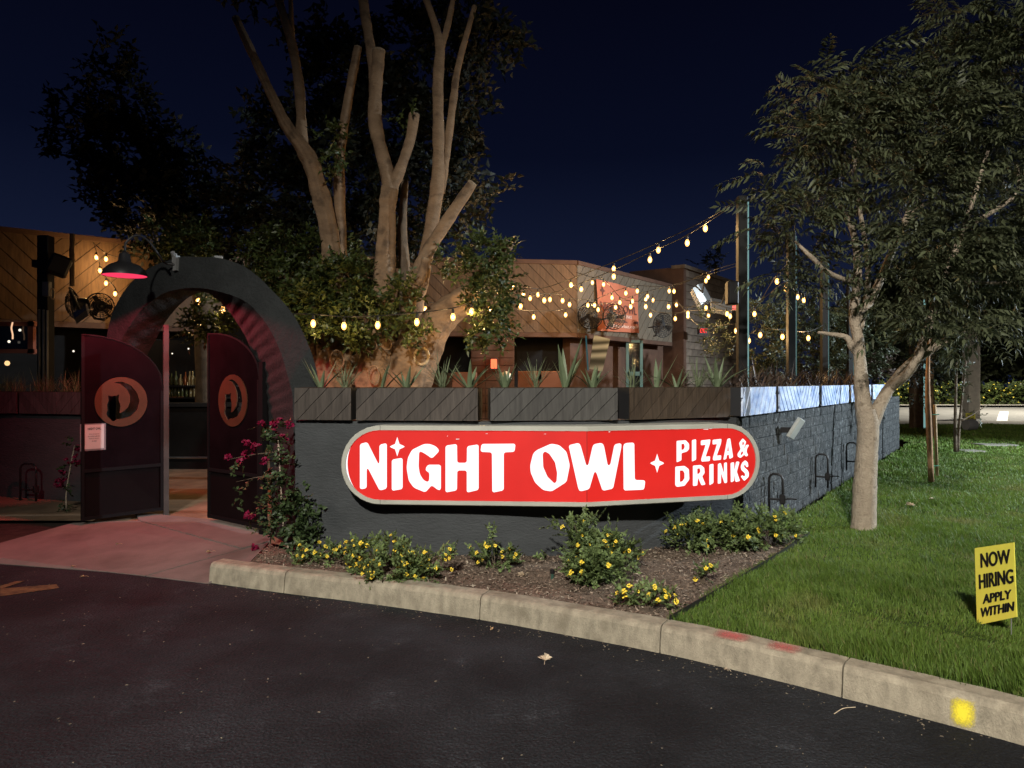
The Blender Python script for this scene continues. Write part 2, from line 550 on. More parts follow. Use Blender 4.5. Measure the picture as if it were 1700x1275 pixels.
def asphalt_material():
    m = bpy.data.materials.new('asphalt')
    m.use_nodes = True
    N, L = m.node_tree.nodes, m.node_tree.links
    b = N['Principled BSDF']
    b.inputs['Specular IOR Level'].default_value = 0.22
    t = N.new('ShaderNodeTexCoord')
    def nz(scale, detail, rough=0.6):
        n = N.new('ShaderNodeTexNoise')
        n.inputs['Scale'].default_value = scale
        n.inputs['Detail'].default_value = detail
        n.inputs['Roughness'].default_value = rough
        L.new(t.outputs['Object'], n.inputs['Vector'])
        return n.outputs['Fac']
    def ramp(src, p0, c0, p1, c1):
        r = N.new('ShaderNodeValToRGB')
        r.color_ramp.elements[0].position = p0
        r.color_ramp.elements[0].color = (*c0, 1)
        r.color_ramp.elements[1].position = p1
        r.color_ramp.elements[1].color = (*c1, 1)
        L.new(src, r.inputs[0])
        return r.outputs[0]
    base = ramp(nz(1.1, 5), 0.40, (0.0082, 0.0092, 0.0114), 0.72, (0.0260, 0.0288, 0.0340))
    grit = ramp(nz(75, 4, 0.85), 0.52, (.75, .75, .75), 0.74, (3.4, 3.3, 3.1))
    dust = ramp(nz(2.3, 10, 0.78), 0.56, (1, 1, 1), 0.74, (2.9, 2.85, 2.75))
    m1 = N.new('ShaderNodeMixRGB'); m1.blend_type = 'MULTIPLY'; m1.inputs[0].default_value = 1
    L.new(base, m1.inputs[1]); L.new(grit, m1.inputs[2])
    m2 = N.new('ShaderNodeMixRGB'); m2.blend_type = 'MULTIPLY'; m2.inputs[0].default_value = 1
    L.new(m1.outputs[0], m2.inputs[1]); L.new(dust, m2.inputs[2])
    L.new(m2.outputs[0], b.inputs['Base Color'])
    rr = N.new('ShaderNodeMapRange')
    rr.inputs['To Min'].default_value = 0.95
    rr.inputs['To Max'].default_value = 0.70
    L.new(nz(1.6, 4), rr.inputs['Value'])
    L.new(rr.outputs[0], b.inputs['Roughness'])
    vo = N.new('ShaderNodeTexVoronoi')
    vo.inputs['Scale'].default_value = 62
    L.new(t.outputs['Object'], vo.inputs['Vector'])
    b1 = N.new('ShaderNodeBump'); b1.inputs['Strength'].default_value = 0.9; b1.inputs['Distance'].default_value = 0.009
    L.new(vo.outputs['Distance'], b1.inputs['Height'])
    b2 = N.new('ShaderNodeBump'); b2.inputs['Strength'].default_value = 0.6; b2.inputs['Distance'].default_value = 0.03
    L.new(nz(9, 6, 0.7), b2.inputs['Height'])
    L.new(b1.outputs[0], b2.inputs['Normal'])
    L.new(b2.outputs[0], b.inputs['Normal'])
    return m
M_ASPHALT = asphalt_material()

def sheet(name, pts, z, m, kind='structure'):
    b = MB()
    tris = tessellate_polygon([[Vector((p[0], p[1], 0)) for p in pts]])
    b.add([(p[0], p[1], z if len(p) < 3 else p[2]) for p in pts], tris)
    o = b.build(name, m)
    for p_ in [o]:
        me = o.data
        if me.polygons and me.polygons[0].normal.z < 0:
            me.flip_normals()
    return tag(o, kind=kind)

# ================================================================== THE SETTING
ground = sheet('ground', [(-150, -60), (150, -60), (150, 250), (-150, 250)], -0.06, M_DIRT)
asphalt = sheet('driveway', [(-22, -18), (22, -18), (22, 4.6), (2.0, 4.6), (-2.0, 6.2), (-5.5, 6.55), (-22, 7.2)], 0.0, M_ASPHALT)

# kerb line (foot of the face on the asphalt)
KERB = [(-2.42, 5.66), (-1.73, 5.38), (-1.05, 5.13), (-0.22, 4.78), (0.32, 4.50), (0.87, 4.19), (1.26, 3.92), (1.67, 3.60), (2.25, 3.12), (3.2, 2.2), (4.4, 0.9)]
KP = [Vector((x, y, 0)) for x, y in KERB]
KS = catmull(KP, 16)
def kerb_run(i0, i1, gap=0.004):
    pts = KS[i0:i1 + 1]
    b = MB()
    prof = [(0.0, -0.04), (0.004, 0.0), (0.018, 0.125), (0.030, 0.148), (0.050, 0.157), (0.160, 0.157), (0.165, 0.150), (0.165, -0.04)]
    n = len(pts)
    vs_ = []
    for i, p in enumerate(pts):
        gi = i0 + i
        t = (KS[min(gi + 1, len(KS) - 1)] - KS[max(gi - 1, 0)]).normalized()
        nr = Vector((-t.y, t.x, 0))
        q = p + t * (gap if i == 0 else -gap if i == n - 1 else 0)
        for (d, z) in prof:
            w = 0.004 * mnoise.noise(Vector((q.x * 6, q.y * 6, z * 20 + d * 30)))
            vs_.append(q + nr * (d + w) + Vector((0, 0, z + w * .6)))
    m = len(prof)
    fs_ = []
    for i in range(n - 1):
        for k in range(m - 1):
            fs_.append((i * m + k, (i + 1) * m + k, (i + 1) * m + k + 1, i * m + k + 1))
    fs_.append(tuple(range(m)))
    fs_.append(tuple((n - 1) * m + k for k in range(m - 1, -1, -1)))
    b.add(vs_, fs_)
    return b
def kerb_index(px):
    return min(range(len(KS)), key=lambda i: abs(850 + KS[i].x / max(KS[i].y, .1) * F - px))
kerb = thing('kerb', None, None, (0, 4.5, 0), kind='structure')
cuts = [0, kerb_index(470), kerb_index(795), kerb_index(1097), kerb_index(1402), len(KS) - 1]
for a, b_ in zip(cuts[:-1], cuts[1:]):
    kerb_run(a, b_).build('kerb_stone', M_CURB, kerb, smooth=False)
# sprayed marks on the kerb: thin paint sheets that follow its profile
def paint_mat(name, c, thr):
    m = bpy.data.materials.new(name)
    m.use_nodes = True
    N, L = m.node_tree.nodes, m.node_tree.links
    b = N['Principled BSDF']
    b.inputs['Base Color'].default_value = (*c, 1)
    b.inputs['Roughness'].default_value = 0.7
    uv = N.new('ShaderNodeAttribute'); uv.attribute_name = 'cover'
    t = N.new('ShaderNodeTexCoord')
    n = N.new('ShaderNodeTexNoise'); n.inputs['Scale'].default_value = 130; n.inputs['Detail'].default_value = 8
    L.new(t.outputs['Object'], n.inputs['Vector'])
    a = N.new('ShaderNodeMath'); a.operation = 'ADD'
    L.new(uv.outputs['Fac'], a.inputs[0]); L.new(n.outputs['Fac'], a.inputs[1])
    mr = N.new('ShaderNodeMapRange')
    mr.inputs['From Min'].default_value = thr
    mr.inputs['From Max'].default_value = thr + 0.9
    L.new(a.outputs[0], mr.inputs['Value'])
    L.new(mr.outputs[0], b.inputs['Alpha'])
    return m
def kerb_paint(px0, px1, lo, hi, m, amp):
    i0, i1 = kerb_index(px0), kerb_index(px1)
    prof = [(-0.003, 0.005), (0.014, 0.125), (0.026, 0.151), (0.048, 0.1605), (0.150, 0.1605)]
    cum = [0, .3, .42, .55, 1.0]
    b = MB(); cover = []
    NS = 14
    vs_ = []
    for i in range(NS + 1):
        u = i / NS
        x = i0 + (i1 - i0) * u
        k = int(x); fr = x - k
        p = KS[k].lerp(KS[min(k + 1, len(KS) - 1)], fr)
        t = (KS[min(k + 1, len(KS) - 1)] - KS[max(k - 1, 0)]).normalized()
        nr = Vector((-t.y, t.x, 0))
        for j in range(NS + 1):
            v = lo + (hi - lo) * j / NS
            for q in range(4):
                if v <= cum[q + 1] + 1e-6:
                    w = (v - cum[q]) / (cum[q + 1] - cum[q])
                    break
            d = prof[q][0] + (prof[q + 1][0] - prof[q][0]) * w
            z = prof[q][1] + (prof[q + 1][1] - prof[q][1]) * w
            vs_.append(p + nr * (d - 0.002) + Vector((0, 0, z + 0.003)))
            rr = (abs(2 * u - 1) ** 3 + abs(2 * j / NS - 1) ** 3) ** (1 / 3)
            cover.append(amp * max(0, 1 - rr ** 1.6) ** .8)
    fs_ = [(i * (NS + 1) + j, (i + 1) * (NS + 1) + j, (i + 1) * (NS + 1) + j + 1, i * (NS + 1) + j + 1) for i in range(NS) for j in range(NS)]
    b.add(vs_, fs_)
    o = b.build('paint_mark', m, kerb)
    at = o.data.attributes.new('cover', 'FLOAT', 'POINT')
    at.data.foreach_set('value', cover)
M_SPY = paint_mat('spray_yellow', (0.80, 0.66, 0.03), 0.50)
M_SPR = paint_mat('spray_red', (0.55, 0.12, 0.11), 0.48)
kerb_paint(1573, 1618, 0.0, 0.34, M_SPY, 1.0)
kerb_paint(1180, 1238, 0.42, 1.0, M_SPR, 0.62)
kerb_paint(1268, 1328, 0.42, 1.0, M_SPR, 0.50)

# worn arrow painted on the asphalt
M_YROAD = mat('worn_road_yellow', (0.17, 0.115, 0.050), 0.8, 0.2, col2=(0.05, 0.036, 0.022), vscale=14)
ar = MB()
def road_quad(b, pts, z=0.004):
    w = [G(x, y, z) for x, y in pts]
    b.add(w, [tuple(range(len(w)))])
road_quad(ar, [(0, 977), (94, 970), (98, 976), (0, 990)])
road_quad(ar, [(0, 972.5), (28, 964.5), (42, 964.5), (4, 976.5), (0, 976.5)], 0.0045)
tag(ar.build('road_marking', M_YROAD), 'worn yellow arrow painted on the asphalt at the left edge', 'road marking', kind='structure')

# concrete walkway from the asphalt up to the gate: three slabs
walk = thing('walkway', None, None, (-3.6, 6.6, 0), kind='structure')
def slab(pts, m=M_SLAB):
    b = MB()
    n = len(pts)
    b.add([Vector(p) for p in pts] + [Vector(p) - Vector((0, 0, .16)) for p in pts],
          [tuple(range(n))] + [(i, (i + 1) % n, n + (i + 1) % n, n + i) for i in range(n)])
    b.build('slab', m, walk)
ZW = 0.105
A0, A1 = G(-60, 931, .006), G(180, 949, .006)
A2, A3 = G(344, 968, .006), G(410, 938, .10)
B0, B1, B2 = G(120, 868, ZW), G(228, 864, ZW), G(448, 898, ZW)
Lw = G(-60, 918, .05)
slab([A0, A1, G(240, 955.5, .006), G(400, 911.5, .08), B1 + Vector((0, -.0, 0)), B0, Lw])
slab([G(243, 956, .006), A2, A3, G(447, 900, .105), G(404, 911.5, .08)])
slab([B1 + Vector((.01, .012, 0)), G(402, 909.5, .082), B2, G(452, 872, ZW), G(225, 850, ZW)])
patio = sheet('patio_floor', [(-13, 8.0), (-4.6, 7.75), (-2.3, 6.7), (-1.8, 6.35), (0.6, 6.3), (2.0, 6.95), (9.0, 17.0), (9, 24), (-13, 24)], ZW - 0.02, M_PATIO)
# bare strip left of the walkway
earth = sheet('earth_strip', [(Lw.x, Lw.y + .01), (B0.x - .01, B0.y + .01), (-4.55, 8.2), (-9.5, 10.4), (-12, 8.4)], 0.045, M_DIRT)

# bed, lawn
LAWN_A, LAWN_B = G(1112, 1030, .155), G(1345, 885, .17)
WA, WB = Vector((2.12, 6.72, 0)), Vector((9.25, 16.95, 0))      # side wall foot line
WD = (WB - WA).normalized()
WN = Vector((WD.y, -WD.x, 0))
kb = []
for i, p in enumerate(KS):
    t = (KS[min(i + 1, len(KS) - 1)] - KS[max(i - 1, 0)]).normalized()
    kb.append(p + Vector((-t.y, t.x, 0)) * 0.168)
ki = min(range(len(kb)), key=lambda i: (kb[i].xy - LAWN_A.xy).length)
FW = [Vector(((px - 850) / F * y, y, 0)) for px, y in ((455, 6.22), (490, 6.17), (600, 6.06), (720, 5.99), (850, 5.97), (975, 6.02), (1100, 6.27), (1190, 6.57))] + [WA]
bedpts = [tuple(p.xy) for p in kb[3:ki + 1]] + [tuple(LAWN_B.xy), (WA.x + .45, WA.y + .35), (WA.x, WA.y + .05)] + [(p.x, p.y + .05) for p in reversed(FW[:-1])] + [tuple(G(448, 905, .12).xy), tuple(G(412, 940, .12).xy)]
bed = sheet('mulch_bed', bedpts, 0.135, M_BED)
lawnpts = [tuple(p.xy) for p in kb[ki:]] + [(22, 0.9), (22, 24.2), (11.6, 24.2), (WB.x + .25, WB.y)] + [((WA + WN * .02).x + .55, (WA).y + .42), tuple(LAWN_B.xy)]
lawn = sheet('lawn', lawnpts, 0.145, M_LAWN)
ed = MB()
ep = [Vector((kb[ki].x, kb[ki].y, 0.12)), Vector((LAWN_A.x, LAWN_A.y, .12)), LAWN_A.lerp(LAWN_B, .5) + Vector((.03, 0, 0)), LAWN_B]
ep = catmull([Vector((p.x, p.y, 0)) for p in ep[1:]], 8)
for a, b_ in zip(ep[:-1], ep[1:]):
    m_ = (a + b_) / 2
    dd = b_ - a
    ed.box((m_.x, m_.y, 0.15), (dd.length + .002, .006, .07), rz=math.atan2(dd.y, dd.x))
tag(ed.build('lawn_edging', M_BLACK), 'dark metal edging strip between mulch bed and lawn', 'edging')

# far street, pavements
sheet('far_pavement', [(8.5, 24.2), (60, 24.2), (60, 26.3), (8.5, 26.3)], 0.16, M_SIDEWALK)
sheet('far_street', [(5, 26.3), (90, 26.3), (90, 44), (5, 44)], 0.03, M_STREET)
sheet('opposite_pavement', [(5, 44), (90, 44), (90, 45.6), (5, 45.6)], 0.15, M_SIDEWALK)
sheet('opposite_ground', [(5, 45.6), (120, 45.6), (120, 120), (5, 120)], 0.10, M_DIRT)
cw = MB()
p0 = G(1655, 707, .036)
cw.add([G(1652, 704, .036), G(1672, 704, .036), G(1674, 683.5, .036), G(1660, 683.5, .036)], [(0, 1, 2, 3)])
tag(cw.build('crosswalk_bar', M_WHITEP), 'white painted bar across the far street', 'road marking', kind='structure')
for (x0, x1, y0, y1, lb) in ((1622, 1680, 734, 737, 'pale concrete cover set in the far lawn, larger one'), (1590, 1628, 744, 747, 'pale concrete cover set in the far lawn, smaller nearer one')):
    b = MB()
    c = [G(x0, y1, .2), G(x1, y1, .2), G(x1, y0, .2), G(x0, y0, .2)]
    ctr = sum(c, Vector()) / 4
    b.box((ctr.x, ctr.y, .13), ((c[1] - c[0]).length, abs(c[2].y - c[1].y), .10), bev=.015)
    tag(b.build('utility_cover', mat('worn_cover', (.17, .16, .13), .9, .15, var=.2)), lb, 'utility cover', 'covers in the lawn')

# ================================================================== FRONT WALL AND SIDE WALL
def ray_poly(px, poly):
    """where the vertical plane through pixel column px meets a ground polyline"""
    s_ = (px - 850) / F
    for a, b_ in zip(poly[:-1], poly[1:]):
        ga, gb = a.x - s_ * a.y, b_.x - s_ * b_.y
        if ga * gb <= 0:
            t = ga / (ga - gb) if ga != gb else 0
            return a.lerp(b_, t)
    return None
FWS = catmull(FW[1:], 8)
ZT = 1.262
fw = thing('front_wall', 'dark charcoal stucco wall curving behind the red lit sign', 'wall', (0.3, 6.2, 0))
b = MB()
n = len(FWS)
NZ = 10
vs_ = []
for i, p in enumerate(FWS):
    for k in range(NZ + 1):
        z = -0.02 + (ZT + .02) * k / NZ
        w = .006 * mnoise.noise(Vector((p.x * 2.1, p.y * 2, z * 3)))
        vs_.append(Vector((p.x, p.y + w, z)))
    vs_.append(Vector((p.x, p.y + .24, ZT)))
    vs_.append(Vector((p.x, p.y + .24, -.02)))
m_ = NZ + 3
fs_ = [(i * m_ + k, (i + 1) * m_ + k, (i + 1) * m_ + k + 1, i * m_ + k + 1) for i in range(n - 1) for k in range(m_ - 1)]
fs_ += [tuple(range(m_)), tuple((n - 1) * m_ + k for k in range(m_))]
b.add(vs_, fs_)
b.build('stucco_body', M_STUCCO, fw, smooth=False)

sw = thing('side_wall', 'weathered bluish grey painted block wall running back along the lawn', 'wall', (WA.x, WA.y, 0))
b = MB()
L_ = (WB - WA).length
ang = math.atan2(WD.y, WD.x)
cm = (WA + WB) / 2 - WN * .125
b.box((cm.x, cm.y, ZT / 2 - .02), (L_ - .01, .22, ZT + .02), rz=ang)
b.build('mortar_core', M_MORTAR, sw)
def wall_weather(m, scale_z):
    N, L = m.node_tree.nodes, m.node_tree.links
    g = N.new('ShaderNodeNewGeometry')
    for n_ in N:
        if n_.type == 'MAPPING':
            L.new(g.outputs['Position'], n_.inputs[0])
        if n_.type == 'TEX_NOISE' and n_.inputs['Vector'].links and n_.inputs['Vector'].links[0].from_node.type == 'TEX_COORD':
            L.new(g.outputs['Position'], n_.inputs['Vector'])
wall_weather(M_BLOCK, 1)
for n_ in M_BLOCK.node_tree.nodes:
    if n_.type == 'BUMP':
        n_.inputs['Distance'].default_value = .06
BL, BH = 0.300, 0.1262
blk = []
for v in range(5):
    b = MB()
    b.box((0, 0, 0), (BL - .006, .10, BH - .006), bev=.007)
    # uneven face
    random.seed(40 + v)
    b.v = [(x + random.uniform(-.0025, .0025), y + random.uniform(-.004, .003), z + random.uniform(-.0025, .0025)) for x, y, z in b.v]
    blk.append(b.mesh('block', M_BLOCK))
nrow = 10
far_blocks = MB()
row0 = ZT - nrow * BH
for r in range(nrow):
    z = ZT - BH * (r + .5)
    off = (r % 2) * BL / 2
    nb = int(L_ / BL) + 1
    for k in range(nb + 1):
        s_ = off + (k - .0) * BL
        a, e_ = max(s_ - BL / 2, 0), min(s_ + BL / 2, L_)
        if e_ - a < .1:
            continue
        c = WA + WD * ((a + e_) / 2) - WN * (.0585 + .003 * math.sin(r * 5.1 + k * 2.3))
        if s_ > 8.3:
            far_blocks.box((c.x, c.y, z), (e_ - a - .006, .10, BH - .006), rz=ang, bev=.007)
        else:
            place('block', blk[(r * 7 + k * 3) % 5], sw, (c.x, c.y, z), (0, 0, ang), ((e_ - a) / BL, 1, 1))
tag(far_blocks.build('far_blocks', M_BLOCK, sw), kind='stuff')

# -------------------------------------------------- planters with diagonal boards
def clip(poly, f):
    out = []
    for i in range(len(poly)):
        a, b_ = poly[i], poly[(i + 1) % len(poly)]
        fa, fb = f(a), f(b_)
        if fa >= 0:
            out.append(a)
        if (fa >= 0) != (fb >= 0):
            t = fa / (fa - fb)
            out.append((a[0] + (b_[0] - a[0]) * t, a[1] + (b_[1] - a[1]) * t))
    return out

def diag_boards(parent, origin, d, nrm, W, Hh, z0, spacing, slope, m, thick=.018, gap=.007, x0=0.0, x1=None, name='board', phase=0.0, topfn=None):
    """origin: ground point of the left end of the face; slope +1 rises to the right"""
    x1 = W if x1 is None else x1
    def fn(u, v, dd):
        p = origin + d * u + nrm * dd
        return Vector((p.x, p.y, z0 + v))
    k0 = int(-Hh * 1.5 / spacing) - 2
    for k in range(k0, int((W + Hh * 1.5) / spacing) + 3):
        a = (k + phase) * spacing
        rect = [(x0 + .002, 0), (x1 - .002, 0), (x1 - .002, Hh), (x0 + .002, Hh)]
        if topfn:
            rect = [(x0 + .002, 0), (x1 - .002, 0), (x1 - .002, topfn(x1)), (x0 + .002, topfn(x0))]
        q = clip(rect, lambda p: p[0] - slope * p[1] - (a + gap / 2))
        if len(q) < 3: continue
        q = clip(q, lambda p: (a + spacing - gap / 2) - (p[0] - slope * p[1]))
        if len(q) < 3: continue
        area = abs(sum(q[i][0] * q[(i + 1) % len(q)][1] - q[(i + 1) % len(q)][0] * q[i][1] for i in range(len(q)))) / 2
        if area < 4e-4: continue
        w = .0012 * math.sin(k * 12.9898)
        bb = MB()
        bb.prism([q], fn, thick + w, 0.0)
        bb.build(name, m, parent)

PZ0, PZ1 = 1.275, 1.548
def planter(label, a, b_, m, slope, spacing=.165, gap=.007, depth=.26, halves=None, group='planter boxes on the walls', proud=.035, z0=PZ0, z1=PZ1, phase=0.0, nrm=None):
    d = (b_ - a)
    W = d.length
    d.normalize()
    nrm = Vector((d.y, -d.x, 0))
    o = a + nrm * proud
    mid = (a + b_) / 2
    t = thing('planter_box', label, 'planter', (mid.x, mid.y, z0), group)
    bb = MB()
    c = mid + nrm * proud - nrm * depth / 2
    bb.box((c.x, c.y, (z0 + z1) / 2), (W - .004, depth, z1 - z0 - .004), rz=math.atan2(d.y, d.x))
    bb.build('box', M_BOX, t)
    so = MB()
    c2 = mid + nrm * proud - nrm * (depth / 2)
    so.box((c2.x, c2.y, z1 - .001), (W - .05, depth - .05, .012), rz=math.atan2(d.y, d.x))
    so.build('soil', M_SOIL, t)
    if halves:
        diag_boards(t, o, d, nrm, W, z1 - z0, z0, spacing, halves[0], m, gap=gap, x0=0, x1=W / 2, phase=phase)
        diag_boards(t, o, d, nrm, W, z1 - z0, z0, spacing, halves[1], m, gap=gap, x0=W / 2, x1=W, phase=phase)
    else:
        diag_boards(t, o, d, nrm, W, z1 - z0, z0, spacing, slope, m, gap=gap, phase=phase)
    return t
for (x0, x1, m, lb, ph) in ((493, 587, M_BOARD, 'short dark planter box of slanted boards beside the arch, leftmost on the front wall', .2),
                        (594, 795, M_BOARD, 'dark planter box of slanted boards above the first letters of the sign', .5),
                        (813, 1023, M_BOARD_G, 'greyish planter box of slanted boards above the middle of the sign', .1),
                        (1040, 1206, M_BOARD_B, 'brown planter box of slanted boards nearest the wall corner on the front wall', .7)):
    planter(lb, ray_poly(x0, FWS), ray_poly(x1, FWS), m, 1.0, phase=ph)
SWL = [WA, WB]
s_names = ['first', 'second', 'third', 'fourth', 'fifth']
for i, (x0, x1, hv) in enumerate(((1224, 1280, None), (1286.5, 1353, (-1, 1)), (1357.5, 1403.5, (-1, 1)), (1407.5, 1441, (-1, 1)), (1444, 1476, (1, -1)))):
    planter('planter box of slanted boards with painted-in blue-white sheen on side wall, %s from the corner' % s_names[i], ray_poly(x0, SWL), ray_poly(x1, SWL), M_SHEEN_PANEL, .75, spacing=.16, gap=.034, halves=hv, phase=.3)

# left wall (beyond the arch) and its planters
LWP = [Vector((-10.2, 10.05, 0)), Vector((-6.98, 9.45, 0)), Vector((-4.62, 8.75, 0))]
b = MB()
for a, c in zip(LWP[:-1], LWP[1:]):
    d = c - a
    nr = Vector((d.y, -d.x, 0)).normalized()
    m_ = (a + c) / 2 - nr * .1
    b.box((m_.x, m_.y, .58), (d.length, .2, 1.2), rz=math.atan2(d.y, d.x))
tag(b.build('left_wall', M_STUCCO), 'dark grey stucco wall left of the gate under the straw planters', 'wall')
for x0, x1, lb, hv in ((-60, 33, 'grey planter box of boards cut off by the left edge', None), (38, 165, 'grey planter box of chevron boards partly hidden by the left gate leaf', (-1, 1))):
    planter(lb, ray_poly(x0, LWP), ray_poly(x1, LWP), M_BOARD_G, 1, halves=hv, z0=1.19, z1=1.47)

# ================================================================== LIT WALL SIGN
SL = P(566, 775, 5.88)
SM = P(975, 775, 5.74)
SR = P(1262, 775, 6.20)
def flat(v): return Vector((v.x, v.y, 0))
dl = flat(SM - SL).normalized(); nl = Vector((dl.y, -dl.x, 0))
dr = flat(SR - SM).normalized(); nr_ = Vector((dr.y, -dr.x, 0))
LEN_L = flat(SM - SL).length
LEN_R = flat(SR - SM).length
ZS0 = onplane(975, 842, SM, nl).z
ZS1 = onplane(975, 708, SM, nl).z
ZSC, RS = (ZS0 + ZS1) / 2, (ZS1 - ZS0) / 2
def sign_pt(u, z, d):
    """u measured along the face from the left tip; d outwards"""
    if u <= LEN_L:
        p = flat(SL) + dl * u + nl * d
    else:
        p = flat(SM) + dr * (u - LEN_L) + nr_ * d
    bis = (nl + nr_).normalized()
    if abs(u - LEN_L) < 1e-6:
        p = flat(SM) + bis * d / bis.dot(nl)
    return Vector((p.x, p.y, z))
def pill(r, inset):
    LT = LEN_L + LEN_R
    out = []
    K = 18
    for k in range(K + 1):
        a = math.pi / 2 + math.pi * k / K
        out.append((RS + r * math.cos(a), ZSC + r * math.sin(a)))
    out.append((LEN_L, ZSC - r))
    for k in range(K + 1):
        a = -math.pi / 2 + math.pi * k / K
        out.append((LT - RS + r * math.cos(a), ZSC + r * math.sin(a)))
    out.append((LEN_L, ZSC + r))
    return out
sg = thing('wall_sign', 'big red lit pill-shaped sign with white letters on the front wall', 'sign', (0.3, 5.9, ZS0))
FR = 0.038
po, pi_ = pill(RS, 0), pill(RS - FR, 0)
b = MB()
n = len(po)
DEP = -0.30
vs_ = []
for loop, d in ((po, DEP), (po, -.006), ([((a[0] * .85 + c[0] * .15), (a[1] * .85 + c[1] * .15)) for a, c in zip(po, pi_)], 0.0), (pi_, 0.0), (pi_, -.022)):
    vs_ += [sign_pt(u, z, d) for u, z in loop]
fs_ = []
for r in range(4):
    for i in range(n):
        j = (i + 1) % n
        fs_.append((r * n + i, r * n + j, (r + 1) * n + j, (r + 1) * n + i))
b.add(vs_, fs_)
casing = b.build('casing', M_FRAME, sg)
# thin seams where the end caps meet the straight casing
for u in (RS + .004, LEN_L + LEN_R - RS):
    for s_ in (1, -1):
        bb = MB()
        bb.add([sign_pt(u + du, ZSC + s_ * (RS - FR * k), .0015) for du, k in ((-.0018, .02), (.0018, .02), (.0018, 1), (-.0018, 1))], [(0, 1, 2, 3)])
        bb.build('seam', M_INK, casing)
def face_half(side):
    pts = [(u, z) for u, z in pill(RS - FR + .001, 0) if (u <= LEN_L + 1e-6 if side < 0 else u >= LEN_L - 1e-6)]
    return pts
def red_face_material():
    m = bpy.data.materials.new('sign_face_red')
    m.use_nodes = True
    N, L = m.node_tree.nodes, m.node_tree.links
    b_ = N['Principled BSDF']
    b_.inputs['Base Color'].default_value = (0.20, 0.008, 0.007, 1)
    b_.inputs['Roughness'].default_value = 0.35
    t = N.new('ShaderNodeTexCoord')
    nz = N.new('ShaderNodeTexNoise'); nz.inputs['Scale'].default_value = 2.5; nz.inputs['Detail'].default_value = 5
    L.new(t.outputs['Object'], nz.inputs['Vector'])
    r = N.new('ShaderNodeValToRGB')
    r.color_ramp.elements[0].position = .3; r.color_ramp.elements[0].color = (0.66, 0.018, 0.014, 1)
    r.color_ramp.elements[1].position = .75; r.color_ramp.elements[1].color = (0.82, 0.024, 0.019, 1)
    L.new(nz.outputs['Fac'], r.inputs[0])
    L.new(r.outputs[0], b_.inputs['Emission Color'])
    b_.inputs['Emission Strength'].default_value = 0.80
    return m
M_REDFACE = red_face_material()
for sd in (-1, 1):
    pts = face_half(sd)
    b = MB()
    b.prism([pts], lambda u, z, d: sign_pt(min(u, LEN_L - 2e-3) if sd < 0 else max(u, LEN_L + 2e-3), z, d), -.014, -.020)
    face = b.build('red_face', M_REDFACE, sg)
    if sd < 0: faceL = face
    else: faceR = face

def rounded(poly, r):
    """cut the corners of a polygon by distance r (photo pixels), two passes"""
    for q in (1.0, .45):
        out = []
        n = len(poly)
        for i in range(n):
            a, b_, c = poly[i - 1], poly[i], poly[(i + 1) % n]
            la = math.hypot(a[0] - b_[0], a[1] - b_[1]); lc = math.hypot(c[0] - b_[0], c[1] - b_[1])
            ka = min(.35, r * q / la) if la else 0
            kc = min(.35, r * q / lc) if lc else 0
            out.append((b_[0] + (a[0] - b_[0]) * ka, b_[1] + (a[1] - b_[1]) * ka))
            out.append((b_[0] + (c[0] - b_[0]) * kc, b_[1] + (c[1] - b_[1]) * kc))
        poly = out
    return poly
def c4(l): return [(560 + x * .211765, 690 + y * .211765) for x, y in l]
def c5(l): return [(920 + x * .211765, 690 + y * .211765) for x, y in l]
def c3(l): return [(480 + x * .317647, 550 + y * .317647) for x, y in l]
